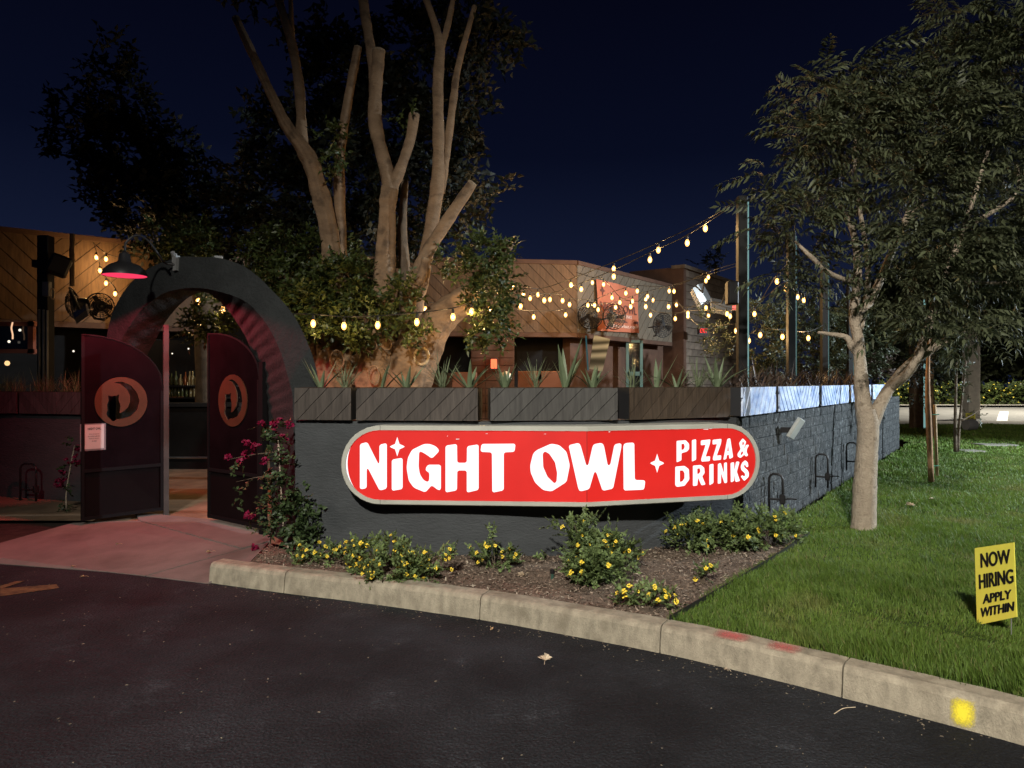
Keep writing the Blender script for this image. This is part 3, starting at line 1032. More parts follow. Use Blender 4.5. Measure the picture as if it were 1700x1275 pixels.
LETTERS = [
 [c4([(177, 222), (235, 207), (322, 380), (330, 370), (330, 228), (388, 215), (388, 572), (332, 588), (240, 412), (230, 420), (230, 570), (177, 578)])],
 [c4([(427, 345), (512, 330), (512, 575), (427, 590)])],
 [c4([(585, 268), (680, 222), (725, 222), (772, 240), (802, 275), (742, 337), (700, 306), (655, 280), (641, 285), (637, 400), (647, 460), (675, 505), (705, 521), (720, 512), (722, 445), (700, 437), (690, 420), (708, 385), (812, 385), (812, 582), (790, 584), (740, 545), (690, 602), (600, 565), (560, 510), (543, 410), (553, 330)])],
 [c4([(848, 235), (938, 222), (940, 370), (1015, 370), (1017, 240), (1108, 225), (1108, 582), (1015, 604), (1015, 430), (940, 430), (938, 586), (848, 603)])],
 [c4([(1130, 222), (1397, 220), (1390, 284), (1305, 288), (1305, 586), (1215, 604), (1212, 288), (1122, 284)])],
 [c3([(1260, 700), (1275, 640), (1292, 622), (1370, 587), (1412, 595), (1450, 630), (1467, 700), (1450, 787), (1372, 837), (1328, 830), (1285, 790), (1262, 737)]),
  c3([(1325, 640), (1336, 627), (1360, 640), (1390, 685), (1401, 740), (1398, 785), (1387, 796), (1350, 760), (1328, 710)])],
 [c5([(113, 232), (192, 213), (207, 232), (252, 392), (268, 388), (303, 235), (318, 222), (375, 213), (390, 235), (420, 392), (440, 387), (473, 225), (525, 215), (528, 240), (462, 572), (380, 590), (330, 443), (315, 440), (275, 577), (203, 595), (190, 575)])],
 [c5([(542, 230), (560, 215), (628, 211), (632, 505), (715, 507), (706, 577), (690, 581), (545, 587)])],
 [c5([(960, 198), (1032, 193), (1058, 222), (1058, 262), (1040, 282), (998, 294), (998, 350), (960, 367)]), c5([(998, 222), (1018, 220), (1024, 245), (1015, 266), (998, 270)])],
 [c5([(1080, 192), (1113, 185), (1113, 345), (1080, 361)])],
 [c5([(1150, 195), (1226, 186), (1220, 222), (1187, 322), (1223, 318), (1220, 356), (1155, 361), (1153, 340), (1188, 228), (1150, 233)])],
 [c5([(1242, 190), (1312, 182), (1308, 218), (1274, 314), (1310, 310), (1308, 346), (1246, 352), (1244, 332), (1277, 222), (1242, 227)])],
 [c5([(1326, 347), (1358, 182), (1380, 177), (1403, 326), (1374, 340), (1370, 306), (1354, 309), (1350, 340)]), c5([(1357, 280), (1369, 278), (1364, 228)])],
 [c5([(950, 400), (1022, 394), (1056, 420), (1060, 500), (1022, 550), (962, 559), (949, 545)]), c5([(985, 430), (1010, 430), (1022, 450), (1022, 492), (1005, 516), (985, 520)])],
 [c5([(1088, 392), (1150, 387), (1176, 408), (1180, 450), (1160, 475), (1187, 540), (1155, 547), (1128, 485), (1122, 548), (1088, 552)]), c5([(1122, 415), (1142, 413), (1147, 438), (1136, 455), (1122, 458)])],
 [c5([(1217, 384), (1249, 377), (1249, 528), (1217, 546)])],
 [c5([(1284, 379), (1306, 370), (1331, 452), (1332, 371), (1354, 365), (1356, 525), (1336, 531), (1309, 452), (1308, 530), (1283, 535)])],
 [c5([(1383, 371), (1410, 364), (1413, 428), (1427, 359), (1453, 362), (1432, 440), (1457, 512), (1422, 521), (1412, 462), (1411, 512), (1385, 524)])],
 [c5([(1523, 400), (1508, 406), (1499, 386), (1488, 386), (1489, 404), (1515, 425), (1527, 447), (1525, 480), (1490, 513), (1462, 476), (1478, 466), (1489, 480), (1499, 466), (1494, 450), (1468, 427), (1462, 400), (1473, 370), (1497, 349), (1518, 366)])],
 [c5([(1437, 300), (1462, 262), (1450, 215), (1478, 177), (1506, 205), (1490, 250), (1497, 260), (1500, 232), (1526, 226), (1524, 243), (1515, 250), (1508, 282), (1522, 312), (1502, 322), (1492, 305), (1462, 332), (1440, 322)]),
  c5([(1474, 228), (1477, 204), (1490, 212), (1482, 234)]), c5([(1460, 304), (1472, 276), (1484, 292), (1466, 312)])],
]
def star(c, w, h):
    x, y = c
    out = []
    for k in range(4):
        a = [(0, -h), (w, 0), (0, h), (-w, 0)][k]
        n_ = [(0, -h), (w, 0), (0, h), (-w, 0)][(k + 1) % 4]
        out.append((x + a[0], y + a[1]))
        mx, my = (a[0] + n_[0]) * .30, (a[1] + n_[1]) * .27
        out.append((x + (a[0] * .72 + mx * .3), y + (a[1] * .66 + my * .38)))
        out.append((x + mx, y + my))
        out.append((x + (n_[0] * .72 + mx * .3), y + (n_[1] * .66 + my * .38)))
    return out
STARS = [star((659.5, 741.5), 12.3, 16.2), star((1091, 769), 11.5, 15.8)]
def sign_map(x, y, d):
    if x <= 975:
        p = onplane(x, y, sign_pt(LEN_L * .5, ZSC, d), nl)
    else:
        p = onplane(x, y, sign_pt(LEN_L + LEN_R * .5, ZSC, d), nr_)
    return p
def letter(loops, name, par):
    b = MB()
    # letters that straddle the seam are split there
    if min(p[0] for p in loops[0]) < 975 < max(p[0] for p in loops[0]):
        for sgn in (-1, 1):
            q = clip(loops[0], lambda p: sgn * (p[0] - 975))
            b.prism([q], lambda x, y, d: sign_map(x + (-.01 if sgn < 0 else .01), y, d), -.0105, -.0142)
    else:
        b.prism(loops, sign_map, -.0105, -.0142)
    b.build(name, M_LETTER, par)
for lp in LETTERS:
    rr = 2.2 if lp[0][0][0] < 1085 else 1.0
    letter([rounded(lp[0], rr)] + [rounded(h_, rr * .6) for h_ in lp[1:]], 'letter', faceL if lp[0][0][0] < 930 else faceR)
letter([STARS[0]], 'star', faceL)
letter([STARS[1]], 'star', faceR)
b = MB()
b.add([sign_pt(LEN_L, z, -.0125) + dl * du for z, du in ((ZSC - RS + FR, -.0025), (ZSC - RS + FR, .0025), (ZSC + RS - FR, .0025), (ZSC + RS - FR, -.0025))], [(0, 1, 2, 3)])
b.build('panel_seam', mat('seam_dark_red', (.22, .008, .007), .5), faceR)
# the face is short of the casing at the left end: a sliver of lit tube shows, plus chips along the edge
b = MB()
arc = []
for k in range(13):
    a = math.radians(150 + 70 * k / 12)
    w = .013 * math.sin(math.pi * k / 12)
    arc.append((a, w))
r0 = RS - FR - .001
vs_ = [sign_pt(RS + r0 * math.cos(a), ZSC + r0 * math.sin(a), -.0125) for a, w in arc] + [sign_pt(RS + (r0 - w) * math.cos(a), ZSC + (r0 - w) * math.sin(a), -.0125) for a, w in arc]
b.add(vs_, [(i, i + 1, 13 + i + 1, 13 + i) for i in range(12)])
b.build('light_gap', M_LETTER, faceL)
M_CHIPW = emis('sign_chip', (1, .92, .88), .85)
random.seed(5)
for (x, y, w, h_) in ((925, 835.2, 14, 1.6), (932, 834.4, 6, 1.2), (840, 835.2, 3, 1), (866, 835.5, 3, 1), (892, 835.4, 3, 1), (1172, 712.6, 9, 1.4), (1180, 711.6, 5, 1), (1222, 709.8, 6, 1), (1230, 709.2, 4, 1.2), (760, 729, 6, 1), (743, 724, 2, 1), (905, 720.5, 4, .8), (808, 720, 4, .8), (1012, 717, 3, 1)):
    b = MB()
    b.add([sign_map(x + a, y + c, -.0118) for a, c in ((-w / 2, -h_ / 2 + random.uniform(-.4, .4)), (w / 2, -h_ / 2), (w / 2 - 1, h_ / 2), (-w / 2, h_ / 2 + random.uniform(-.4, .4)))], [(0, 1, 2, 3)])
    b.build('paint_chip', M_CHIPW, faceL if x < 975 else faceR)
# brackets that carry the sign off the wall
for px in (700, 900, 1120):
    w = ray_poly(px, FWS)
    c = sign_pt(LEN_L * .4, ZSC, 0)
    bb = MB()
    q = sign_map(px, 770, DEP)
    bb.box(((w.x + q.x) / 2, (w.y + q.y) / 2 + .02, ZSC), (.08, abs(w.y - q.y) + .04, .2))
    bb.build('bracket', M_BLACK, sg)

# ================================================================== ARCH
arch = thing('archway', 'dark grey rounded stucco arch over the entrance, red lit underneath', 'arch', (-3.2, 7.4, 0))
def c1(l): return [(x * .32941, 350 + y * .32941) for x, y in l]
def polyfit(pts, n):
    """resample a 2-D polyline smoothly to n points by arc length"""
    c = catmull([Vector((p[0], p[1], 0)) for p in pts], 10)
    d = [0]
    for a, b_ in zip(c[:-1], c[1:]):
        d.append(d[-1] + (b_ - a).length)
    out = []
    for i in range(n):
        t = d[-1] * i / (n - 1)
        k = max(j for j in range(len(d)) if d[j] <= t + 1e-9)
        k = min(k, len(c) - 2)
        f_ = (t - d[k]) / max(d[k + 1] - d[k], 1e-9)
        out.append(c[k].lerp(c[k + 1], f_))
    return out
NA = 150
fo = polyfit([(168, 700), (170, 620), (175, 565), (198, 495), (237, 452), (290, 429), (329, 426), (379, 432), (425, 455), (461, 492), (494, 534), (514, 577), (525, 613), (531, 660), (534, 720), (536, 800)], NA)
fi = polyfit([(192, 700), (194, 620), (201, 567), (224, 528), (250, 501), (280, 484), (316, 478), (349, 481), (395, 494), (428, 519), (455, 561), (471, 602), (483, 648), (487, 700), (490, 760), (491, 820)], NA)
bi = polyfit([(240, 700), (240, 630), (243, 594), (260, 561), (280, 528), (303, 502), (326, 488), (345, 486), (366, 500), (389, 528), (408, 561), (425, 602), (438, 653), (445, 699), (449, 760), (450, 820)], NA)
def adepth(px, l, r, yl, yr):
    t = max(0, min(1, (px - l) / (r - l)))
    return yl + (yr - yl) * t
FOp = [P(p.x, p.y, adepth(p.x, 185, 515, 8.25, 6.42)) for p in fo]
FIp = [P(p.x, p.y, adepth(p.x, 205, 487, 8.20, 6.42)) for p in fi]
BIp = [P(p.x, p.y, adepth(p.x, 242, 445, 8.70, 7.08)) for p in bi]
BOp = [a + (c - b_).normalized() * .55 for a, b_, c in zip(FOp, FIp, BIp)]
def legs(L__):
    a, z = L__[0], L__[-1]
    down = [Vector((a.x, a.y, z_)) for z_ in (0.0, .35, .7)]
    up = [Vector((z.x, z.y, z_)) for z_ in (.7, .35, 0.0)]
    lo = [p for p in L__ if p.z > .75]
    return down, lo, up
def full(L__):
    a, z = L__[0], L__[-1]
    k0 = [Vector((a.x, a.y, a.z * i / 5)) for i in range(5)]
    k1 = [Vector((z.x, z.y, z.z * (5 - i) / 5)) for i in range(1, 6)]
    return k0 + L__ + k1
rings = [full(q) for q in (FOp, FIp, BIp, BOp)]
b = MB()
n = len(rings[0])
cols = []
SUB = 7
for i in range(n):
    ring = []
    for a, c, k in ((0, 1, 4), (1, 2, SUB), (2, 3, 3), (3, 0, 3)):
        for j in range(k):
            p = rings[a][i].lerp(rings[c][i], j / k)
            if a == 1 and 0 < j:
                # rippled soffit plaster
                w = .022 * math.sin(i * 1.45 + .8 * math.sin(i * .27) + j * .35) * (1 if i > n * .42 else .25)
                nrm = (p - Vector((-3.2, 7.4, 1.4))).normalized()
                p = p + nrm * w
            q = p * 3.0
            p = p + Vector((mnoise.noise(q), mnoise.noise(q + Vector((9, 0, 0))), mnoise.noise(q + Vector((0, 9, 0))))) * .010
            ring.append(p)
    cols.append(ring)
m_ = len(cols[0])
b.add([p for r in cols for p in r], [(i * m_ + k, (i + 1) * m_ + k, (i + 1) * m_ + (k + 1) % m_, i * m_ + (k + 1) % m_) for i in range(n - 1) for k in range(m_)])
ab = b.build('arch_body', M_ARCH, arch, smooth=True)
corner = {0, 4, 4 + SUB, 7 + SUB}
shp = ab.data.attributes.new('sharp_edge', 'BOOLEAN', 'EDGE')
shp.data.foreach_set('value', [(e_.vertices[0] % m_ == e_.vertices[1] % m_) and (e_.vertices[0] % m_ in corner) for e_ in ab.data.edges])

# gooseneck barn lamp hung in front of the crown
LYD = 7.15
lc = P(207, 458, LYD)
lamp = thing('gooseneck_lamp', 'black barn lamp with pink-red glowing rim on the arch', 'lamp', tuple(lc))
R_ = 34.5 / F * LYD
b = MB()
b.lathe([(R_, 0), (R_ * .99, .012), (R_ * .90, .062), (R_ * .68, .105), (R_ * .40, .128), (.060, .140), (.052, .215), (.034, .235), (.022, .245), (.0, .247)], lc, 36)
b.lathe([(R_ * .985, .0), (R_ * .97, .010), (R_ * .86, .055), (R_ * .64, .095), (R_ * .36, .116), (0.0, .118)], lc, 36)
MATS_SH = [M_BLACK]
b.build('shade', M_BLACK, lamp, smooth=True)
rim = MB()
rim.lathe([(R_ * .97, .004), (R_ * .94, .018), (R_ * .86, .045), (R_ * .60, .085), (0.0, .100)], lc, 36)
M_PINK = emis('lamp_reflector', (1.0, .05, .13), 1.05)
rim.build('reflector', M_PINK, lamp, smooth=True)
arm = MB()
top = lc + Vector((0, 0, .245))
w0 = P(292, 440, 7.62)
arm.tube(catmull([top, top + Vector((.015, 0, .09)), top + Vector((.09, .05, .17)), top + Vector((.18, .11, .13)), top + Vector((.25, .18, .0)), w0 + Vector((-.10, -.05, .02)), w0], 6), .0125, 8)
arm.build('arm', M_BLACK, lamp, smooth=True)
bk = MB()
bk.box(w0 + Vector((.0, .01, .02)), (.05, .05, .16), rz=-.5)
bk.build('wall_plate', M_GREYM, lamp)
ld = bpy.data.lights.new('gooseneck_lamp_light', 'SPOT')
ld.spot_size = math.radians(149)
ld.spot_blend = .08
ld.energy = 205
ld.color = (1.0, 0.07, 0.11)
ld.shadow_soft_size = .06
lo = bpy.data.objects.new('gooseneck_lamp_light', ld)
lo.location = lc + Vector((0, 0, .035))
col.objects.link(lo)
# little gadgets on top of the arch
q = P(290, 432, 7.66)
b = MB()
b.box(q + Vector((0, 0, .02)), (.05, .05, .11), rz=.3, bev=.008)
b.tube([q + Vector((0, 0, .02)), q + Vector((.0, -.05, .08))], .022, 10)
tag(b.build('security_sensor', M_GREYM), 'small grey sensor box on top of the arch by the lamp bracket', 'sensor')
q = P(356, 428, 7.45)
b = MB()
b.box(q + Vector((0, .1, .012)), (.09, .07, .05), rz=.4, bev=.01)
tag(b.build('junction_box', M_GREYM), 'small pale junction box on the crown of the arch', 'junction box')

# ================================================================== GATES
def emblem_poly(mirror=1):
    raw = [(413, 550), (480, 545), (550, 575), (600, 635), (618, 695), (600, 765), (550, 812), (490, 830), (440, 832), (425, 845), (405, 847), (385, 825), (365, 805), (360, 785), (370, 760), (365, 720), (378, 690), (372, 647), (390, 655), (440, 652), (458, 640), (453, 685), (467, 725), (465, 765), (458, 790), (490, 775), (525, 745), (545, 695), (542, 650), (515, 600), (470, 565)]
    pts = rounded([((x - 477) / 205.0, -(y - 700) / 190.0) for x, y in raw], .03)
    return pts
def gate(label, free, hinge, zb, zt, zl, ecx, ez, bar, label_disc):
    d = hinge - free
    W = d.length
    d.normalize()
    nrm = Vector((d.y, -d.x, 0))
    t = thing('gate', label, 'gate', tuple(hinge + Vector((0, 0, zb))), 'entrance gate leaves')
    def fn(u, z, dd):
        p = free + d * u + nrm * dd
        return Vector((p.x, p.y, z))
    K = 22
    top = [(W * k / K, zl + (zt - zl) * math.sqrt(max(0, 1 - (k / K) ** 2.2))) for k in range(K + 1)]
    zm = zb + .52
    out = [(0.0, zm)] + top[0:] + [(W, zm)]
    out = [(0.0, zm), (W, zm)] + top[::-1]
    r = .268
    hole = [(ecx + u * r, ez + v * r) for u, v in emblem_poly()]
    b = MB()
    b.prism([out, hole], fn, .006, -.006)
    panel = b.build('panel', M_GATE, t)
    disc = [(ecx + r * math.cos(2 * math.pi * k / 56), ez + r * math.sin(2 * math.pi * k / 56)) for k in range(56)]
    b = MB()
    b.prism([disc, hole], fn, .016, .0065)
    b.build('emblem', M_COPPER, t)['label'] = label_disc
    # frame
    fr = MB()
    tp = [fn(u, z, 0) for u, z in top]
    fr.tube([fn(.018, zb, 0), fn(.018, zt - .01, 0)], .022, 4)
    fr.build('stile', M_GATEF, t)
    fr = MB()
    fr.tube([fn(W - .018, zb, 0), fn(W - .018, zl, 0)], .022, 4)
    fr.build('stile', M_GATEF, t)
    fr = MB()
    fr.tube(tp, .014, 6)
    fr.build('top_rail', M_GATEF, t)
    for z in (zb + .02, zm):
        fr = MB()
        fr.box(fn(W / 2, z, 0), (W - .05, .034, .036), rz=math.atan2(d.y, d.x))
        fr.build('rail', M_GATEF, t)
    # woven wire panel at the foot, on a dark backing sheet
    kp = MB()
    kp.prism([[(.03, zb + .03), (W - .03, zb + .03), (W - .03, zm - .01), (.03, zm - .01)]], fn, -.003, -.006)
    kp.build('kick_panel', M_GATE, t)
    me = MB()
    st = .020
    hh = zm - zb - .05
    for s_ in (1, -1):
        k = -int(hh / st) - 1
        while k * st < W:
            q = clip([(.04, 0), (W - .04, 0), (W - .04, hh), (.04, hh)], lambda p: p[0] - s_ * p[1] - (k * st if s_ > 0 else k * st + 0) + (0 if s_ > 0 else 0))
            q = clip(q, lambda p: (k * st + .006) - (p[0] - s_ * p[1])) if len(q) > 2 else []
            if len(q) > 2:
                me.add([fn(u, zb + .025 + v, .0012 * s_) for u, v in q], [tuple(range(len(q)))])
            k += 1
            if s_ < 0 and k * st > W + hh: break
        if s_ > 0: continue
    tag(me.build('wire_panel', M_GATEM, t), kind='stuff')
    for z in (zb + .35, zl - .25):
        h_ = MB()
        h_.tube([fn(W + .012, z - .05, .0), fn(W + .012, z + .05, .0)], .014, 8)
        h_.build('hinge', M_GATEF, t)
    return fn, t
GL0 = P(134, 860, 7.42); GL1 = P(271, 850, 8.06)
GR0 = P(346, 858, 7.64); GR1 = P(432, 880, 7.05)
for v in (GL0, GL1, GR0, GR1): v.z = 0
dL = (GL1 - GL0); eL = onplane(201, 667, GL0, Vector((dL.y, -dL.x, 0)).normalized())
dR = (GR1 - GR0); eR = onplane(388, 665, GR0, Vector((dR.y, -dR.x, 0)).normalized())
fnL, gL = gate('dark maroon gate leaf with paper notice, standing open in front of the arch leg', GL0, GL1, .145, 2.09, 1.50, (eL.xy - GL0.xy).length, eL.z, False, 'copper disc with owl and crescent moon cut out')
fnR, gR = gate('dark gate leaf hung on the right arch leg, seen at an angle', GR0, GR1, .145, 2.11, 1.62, (eR.xy - GR0.xy).length, eR.z, True, 'copper disc with owl and crescent moon cut out')
b = MB()
q = GL1 + (GL1 - GL0).normalized() * .03
b.box((q.x, q.y, (2.245 + .08) / 2), (.055, .055, 2.245 - .08), rz=.6)
tag(b.build('gate_post', M_POST), 'slim pale metal post between the two gate leaves', 'post')
b = MB()
q = GR1 + (GR1 - GR0).normalized() * .05
b.box((q.x, q.y, .95), (.06, .06, 1.7), rz=-.6)
tag(b.build('gate_post', M_GATEF), 'short dark hinge post against the right leg of the arch', 'post')

# ------------------------------------------------ text from the built-in font as meshes
_font_cache = {}
def text_tris(body, bold=0.0, spacing=1.0):
    key = (body, bold, spacing)
    if key in _font_cache:
        return _font_cache[key]
    cu = bpy.data.curves.new('txt', 'FONT')
    cu.body = body
    cu.offset = bold
    cu.space_character = spacing
    cu.resolution_u = 4
    o = bpy.data.objects.new('txt', cu)
    col.objects.link(o)
    dg = bpy.context.evaluated_depsgraph_get()
    me = o.evaluated_get(dg).to_mesh()
    v = [(p.co.x, p.co.y) for p in me.vertices]
    f_ = [tuple(p.vertices) for p in me.polygons]
    o.evaluated_get(dg).to_mesh_clear()
    bpy.data.objects.remove(o)
    bpy.data.curves.remove(cu)
    x0, x1 = min(p[0] for p in v), max(p[0] for p in v)
    y0, y1 = min(p[1] for p in v), max(p[1] for p in v)
    v = [((x - x0) / (x1 - x0), (y - y0) / (y1 - y0)) for x, y in v]
    _font_cache[key] = (v, f_)
    return v, f_
def put_text(name, body, fn, u0, u1, v0, v1, m, parent, bold=0.0, shear=0.0, depth=.001, wave=0.0, fat=0.0, fatv=.6):
    v, f_ = text_tris(body, bold)
    b = MB()
    n_ = 0
    for (du, dv) in ([(0, 0)] if not fat else [(-fat, 0), (0, 0), (fat, 0), (-fat * .5, fat * .5), (fat * .5, fat * .5), (-fat * .5, -fat * .5), (fat * .5, -fat * .5)]):
        b.add([fn(u0 + (u1 - u0) * x + shear * (y - .5) * (v1 - v0) + du, v0 + (v1 - v0) * y + dv * fatv, depth + n_ * .00012) for x, y in v], f_)
        n_ += 1
    return b.build(name, m, parent, recalc=False)

# paper notice taped to the left leaf
d = (GL1 - GL0).normalized()
pw = [onplane(x, y, fnL(0, 0, .03), Vector((d.y, -d.x, 0))) for x, y in ((138, 706), (174, 705.5), (175, 745), (138, 746.5))]
u0 = (pw[0].xy - GL0.xy).dot(d.xy); u1 = (pw[1].xy - GL0.xy).dot(d.xy)
z1, z0 = pw[0].z, pw[3].z
no = thing('notice', 'white paper notice taped to the left gate leaf', 'notice', tuple((pw[2] + pw[3]) / 2))
b = MB()
b.prism([[(u0, z0), (u1, z0), (u1, z1), (u0, z1)]], fnL, .0095, .0085)
b.build('paper', M_PAPER, no)
bb = MB()
bb.prism([[(u0 - .022, z0 - .018), (u1 + .018, z0 - .018), (u1 + .018, z1 + .012), (u0 - .022, z1 + .012)]], fnL, .0082, .0072)
bb.build('sleeve', mat('plastic_sleeve', (.16, .14, .14), .25, .5), no)
put_text('heading', 'NIGHT OWL', fnL, u0 + .05, u1 - .03, z1 - .055, z1 - .03, M_INK, no, .02, depth=.011)
for i, tx in enumerate(("We're not open to", 'the outside side yet.', "We'll see you in a", 'few minutes!')):
    w = (.06, .05, .06, .09)[i]
    put_text('text_line', tx, fnL, u0 + w, u1 - w * .8, z1 - .105 - i * .024, z1 - .092 - i * .024, M_INK, no, .012, depth=.011)

# ================================================================== YARD SIGN
ys = [G(1622, 1037, .30), None]
yY = 4.22
c_tl, c_tr, c_br, c_bl = P(1618, 910, 4.30), P(1683, 900.5, 4.02), P(1688, 1024, 4.02), P(1622, 1038, 4.30)
def ymap(u, v, d):
    a = c_bl.lerp(c_br, u); c = c_tl.lerp(c_tr, u)
    p = a.lerp(c, v)
    nn = (c_br - c_bl).cross(c_tl - c_bl).normalized()
    if nn.y > 0: nn = -nn
    return p + nn * d
yd = thing('yard_sign', 'yellow hiring sign with black lettering stuck in the lawn', 'sign', ((c_bl.x + c_br.x) / 2, (c_bl.y + c_br.y) / 2, .15))
b = MB()
b.prism([[(0, 0), (1, 0), (1, 1), (0, 1)]], ymap, 0, -.005)
b.build('board', M_YBOARD, yd)
for tx, a, c, e_, f_, sh, bo in (('NOW', .15, .91, .725, .925, 0, .055), ('HIRING', .09, .965, .455, .655, 0, .05), ('APPLY', .18, .90, .255, .385, .14, .05), ('WITHIN', .10, .955, .085, .215, .16, .05)):
    put_text('lettering', tx, ymap, a + .012, c - .012, e_ + .008, f_ - .008, M_INK, yd, 0.0, shear=sh, depth=.0012, fat=.016)
for u in (.14, .86):
    b = MB()
    p = ymap(u, 0.0, -.003)
    b.tube([Vector((p.x, p.y, .08)), Vector((p.x, p.y, p.z + .12))], .0025, 6)
    b.build('stake_wire', M_GREYM, yd)

# ================================================================== VEGETATION HELPERS
def unit(v):
    return v / np.maximum(np.linalg.norm(v, axis=-1, keepdims=True), 1e-9)
def frames(dirs, rng, up=None, roll=None):
    """rotation matrices whose local +Y is dirs; local +Z near up (leaf upper side)"""
    y = unit(dirs)
    k = len(y)
    z = np.tile(np.array([0, 0, 1.0]), (k, 1)) + rng.normal(0, .45, (k, 3)) if up is None else up
    x = unit(np.cross(y, z))
    z = np.cross(x, y)
    return np.stack([x, y, z], axis=2)
def scatter(templates, pos, R, sc, rng):
    Vs, Ts, off = [], [], 0
    which = rng.integers(0, len(templates), len(pos))
    for i, (v, t) in enumerate(templates):
        sel = np.where(which == i)[0]
        if len(sel) == 0: continue
        w = np.einsum('kij,nj->kni', R[sel], v) * sc[sel][:, None, None] + pos[sel][:, None, :]
        Vs.append(w.reshape(-1, 3))
        tt = t[None] + (np.arange(len(sel)) * len(v))[:, None, None] + off
        Ts.append(tt.reshape(-1, 3))
        off += len(sel) * len(v)
    return np.concatenate(Vs), np.concatenate(Ts)
def leaf(length, width, fold=.25, bend=.15, at=(0, 0, 0), yaw=0.0, pitch=0.0, roll=0.0):
    """one folded leaf: 5 vertices, 4 triangles"""
    v = np.array([[0, 0, 0], [-width / 2, length * .42, width * fold], [0, length * .45, 0], [width / 2, length * .42, width * fold], [0, length, -length * bend]])
    t = np.array([[0, 2, 1], [0, 3, 2], [1, 2, 4], [2, 3, 4]])
    cy_, sy_ = math.cos(yaw), math.sin(yaw)
    cp, sp = math.cos(pitch), math.sin(pitch)
    cr, sr = math.cos(roll), math.sin(roll)
    Ry = np.array([[cr, 0, sr], [0, 1, 0], [-sr, 0, cr]])
    Rx = np.array([[1, 0, 0], [0, cp, -sp], [0, sp, cp]])
    Rz = np.array([[cy_, -sy_, 0], [sy_, cy_, 0], [0, 0, 1]])
    return (v @ Ry.T @ Rx.T @ Rz.T) + np.array(at), t
def join(parts):
    V, T, o = [], [], 0
    for v, t in parts:
        V.append(v); T.append(t + o); o += len(v)
    return np.concatenate(V), np.concatenate(T)
def sprig(n, L, l, w, rng, spread=1.0):
    parts = []
    for i in range(n):
        f_ = (i + .3) / n
        parts.append(leaf(l * rng.uniform(.7, 1.15), w * rng.uniform(.8, 1.15), rng.uniform(.1, .35), rng.uniform(.05, .3), (0, L * f_, 0), i * 2.4 + rng.uniform(-.4, .4), rng.uniform(.0, .6) * spread, rng.uniform(-.5, .5)))
    return join(parts)
def pinnate(n, L, l, w, rng):
    """compound leaf: rachis drooping towards the tip, leaflets in pairs"""
    parts = []
    def ax(f_): return np.array([0, L * f_, -L * .34 * f_ * f_])
    for i in range(n):
        f_ = .22 + .74 * i / (n - 1)
        ll = l * (1 - .28 * abs(f_ - .5) * 1.4)
        for s_ in (-1, 1):
            parts.append(leaf(ll * rng.uniform(.85, 1.1), w * rng.uniform(.85, 1.1), .22, rng.uniform(.12, .34), ax(f_), s_ * -rng.uniform(.85, 1.15), -.34 * f_ * 1.3 + rng.uniform(-.25, .05), s_ * rng.uniform(-.1, .5)))
    parts.append(leaf(l, w, .2, .25, ax(1.0), rng.uniform(-.2, .2), -.6))
    rv = np.array([ax(0) + [-.0018, 0, 0], ax(0) + [.0018, 0, 0], ax(.5) + [-.0015, 0, 0], ax(.5) + [.0015, 0, 0], ax(1.0)])
    parts.append((rv, np.array([[0, 1, 3], [0, 3, 2], [2, 3, 4]])))
    return join(parts)
def blob_points(blobs, dens, rng, shell=.35, thr=-.28, gs=2.3, lmp=.42):
    """blobs: (centre, (rx, ry, rz)); points spread through each volume, more towards the outside, with noise gaps"""
    out, dirs = [], []
    for c, r in blobs:
        vol = r[0] * r[1] * r[2] * 4.19
        k = int(dens * vol)
        d = unit(rng.normal(0, 1, (k, 3)))
        rad = rng.uniform(shell, 1, k) ** (1 / 2.0)
        lump = np.array([.80 + lmp * mnoise.noise(Vector((c[0] * 3 + a[0] * 2.2, c[1] * 3 + a[1] * 2.2, c[2] * 3 + a[2] * 2.2))) for a in d])
        p = d * (rad * lump)[:, None] * np.array(r) + np.array(c)
        gap = np.array([mnoise.noise(Vector(q) * gs) for q in p])
        keep = gap > thr
        out.append(p[keep]); dirs.append(d[keep])
    return np.concatenate(out), np.concatenate(dirs)
def pxblob(px, py, rx, ry, Y, dy):
    c = P(px, py, Y)
    return (tuple(c), (rx / F * Y, dy, ry / F * Y))

# ================================================================== FICUS (big multi-trunk tree behind the wall)
FY = 9.6
fic = thing('ficus_tree', 'huge pruned multi-trunk tree with pale limbs rising behind the planters', 'tree', (P(650, 0, FY).x, FY, .1))
def limb(pts, rad, parent, m=M_BARKF, sides=14, Y=FY, name='limb', cut=False, n=10):
    w = [P(p[0], p[1], Y + (p[2] if len(p) > 2 else 0)) for p in pts]
    r = [q / F * Y * (.9 if m is M_BARKF else 1.0) for q in rad]
    b = MB()
    cp_ = catmull(w, n)
    rr_ = resamp(r, n)
    k_ = 1.0 if m is M_BARKF else .35
    tk = name == 'trunk' and m is M_BARKF
    b.tube(cp_, [q * (1 + k_ * (.10 * mnoise.noise(pp * 3.1) + .07 * mnoise.noise(pp * 8.0))) for q, pp in zip(rr_, cp_)], 36 if tk else sides, rough=.12 if k_ == 1 else .05, rs=7.0 if k_ == 1 else 16.0, flute=.07 if tk else 0.0)
    o = b.build(name, m, parent, smooth=True)
    if cut:
        d = (cp_[-1] - cp_[-3]).normalized()
        c = MB()
        c.lathe([(rr_[-1] * 1.0, -.02), (rr_[-1] * .99, .006), (rr_[-1] * .90, .014), (0, .016)], cp_[-1], 14, d)
        c.build('cut_end', M_CUTD, o, smooth=False)
    return o
def base_pts(x, y0, y1):
    return [(x, y0), (x, y1)]
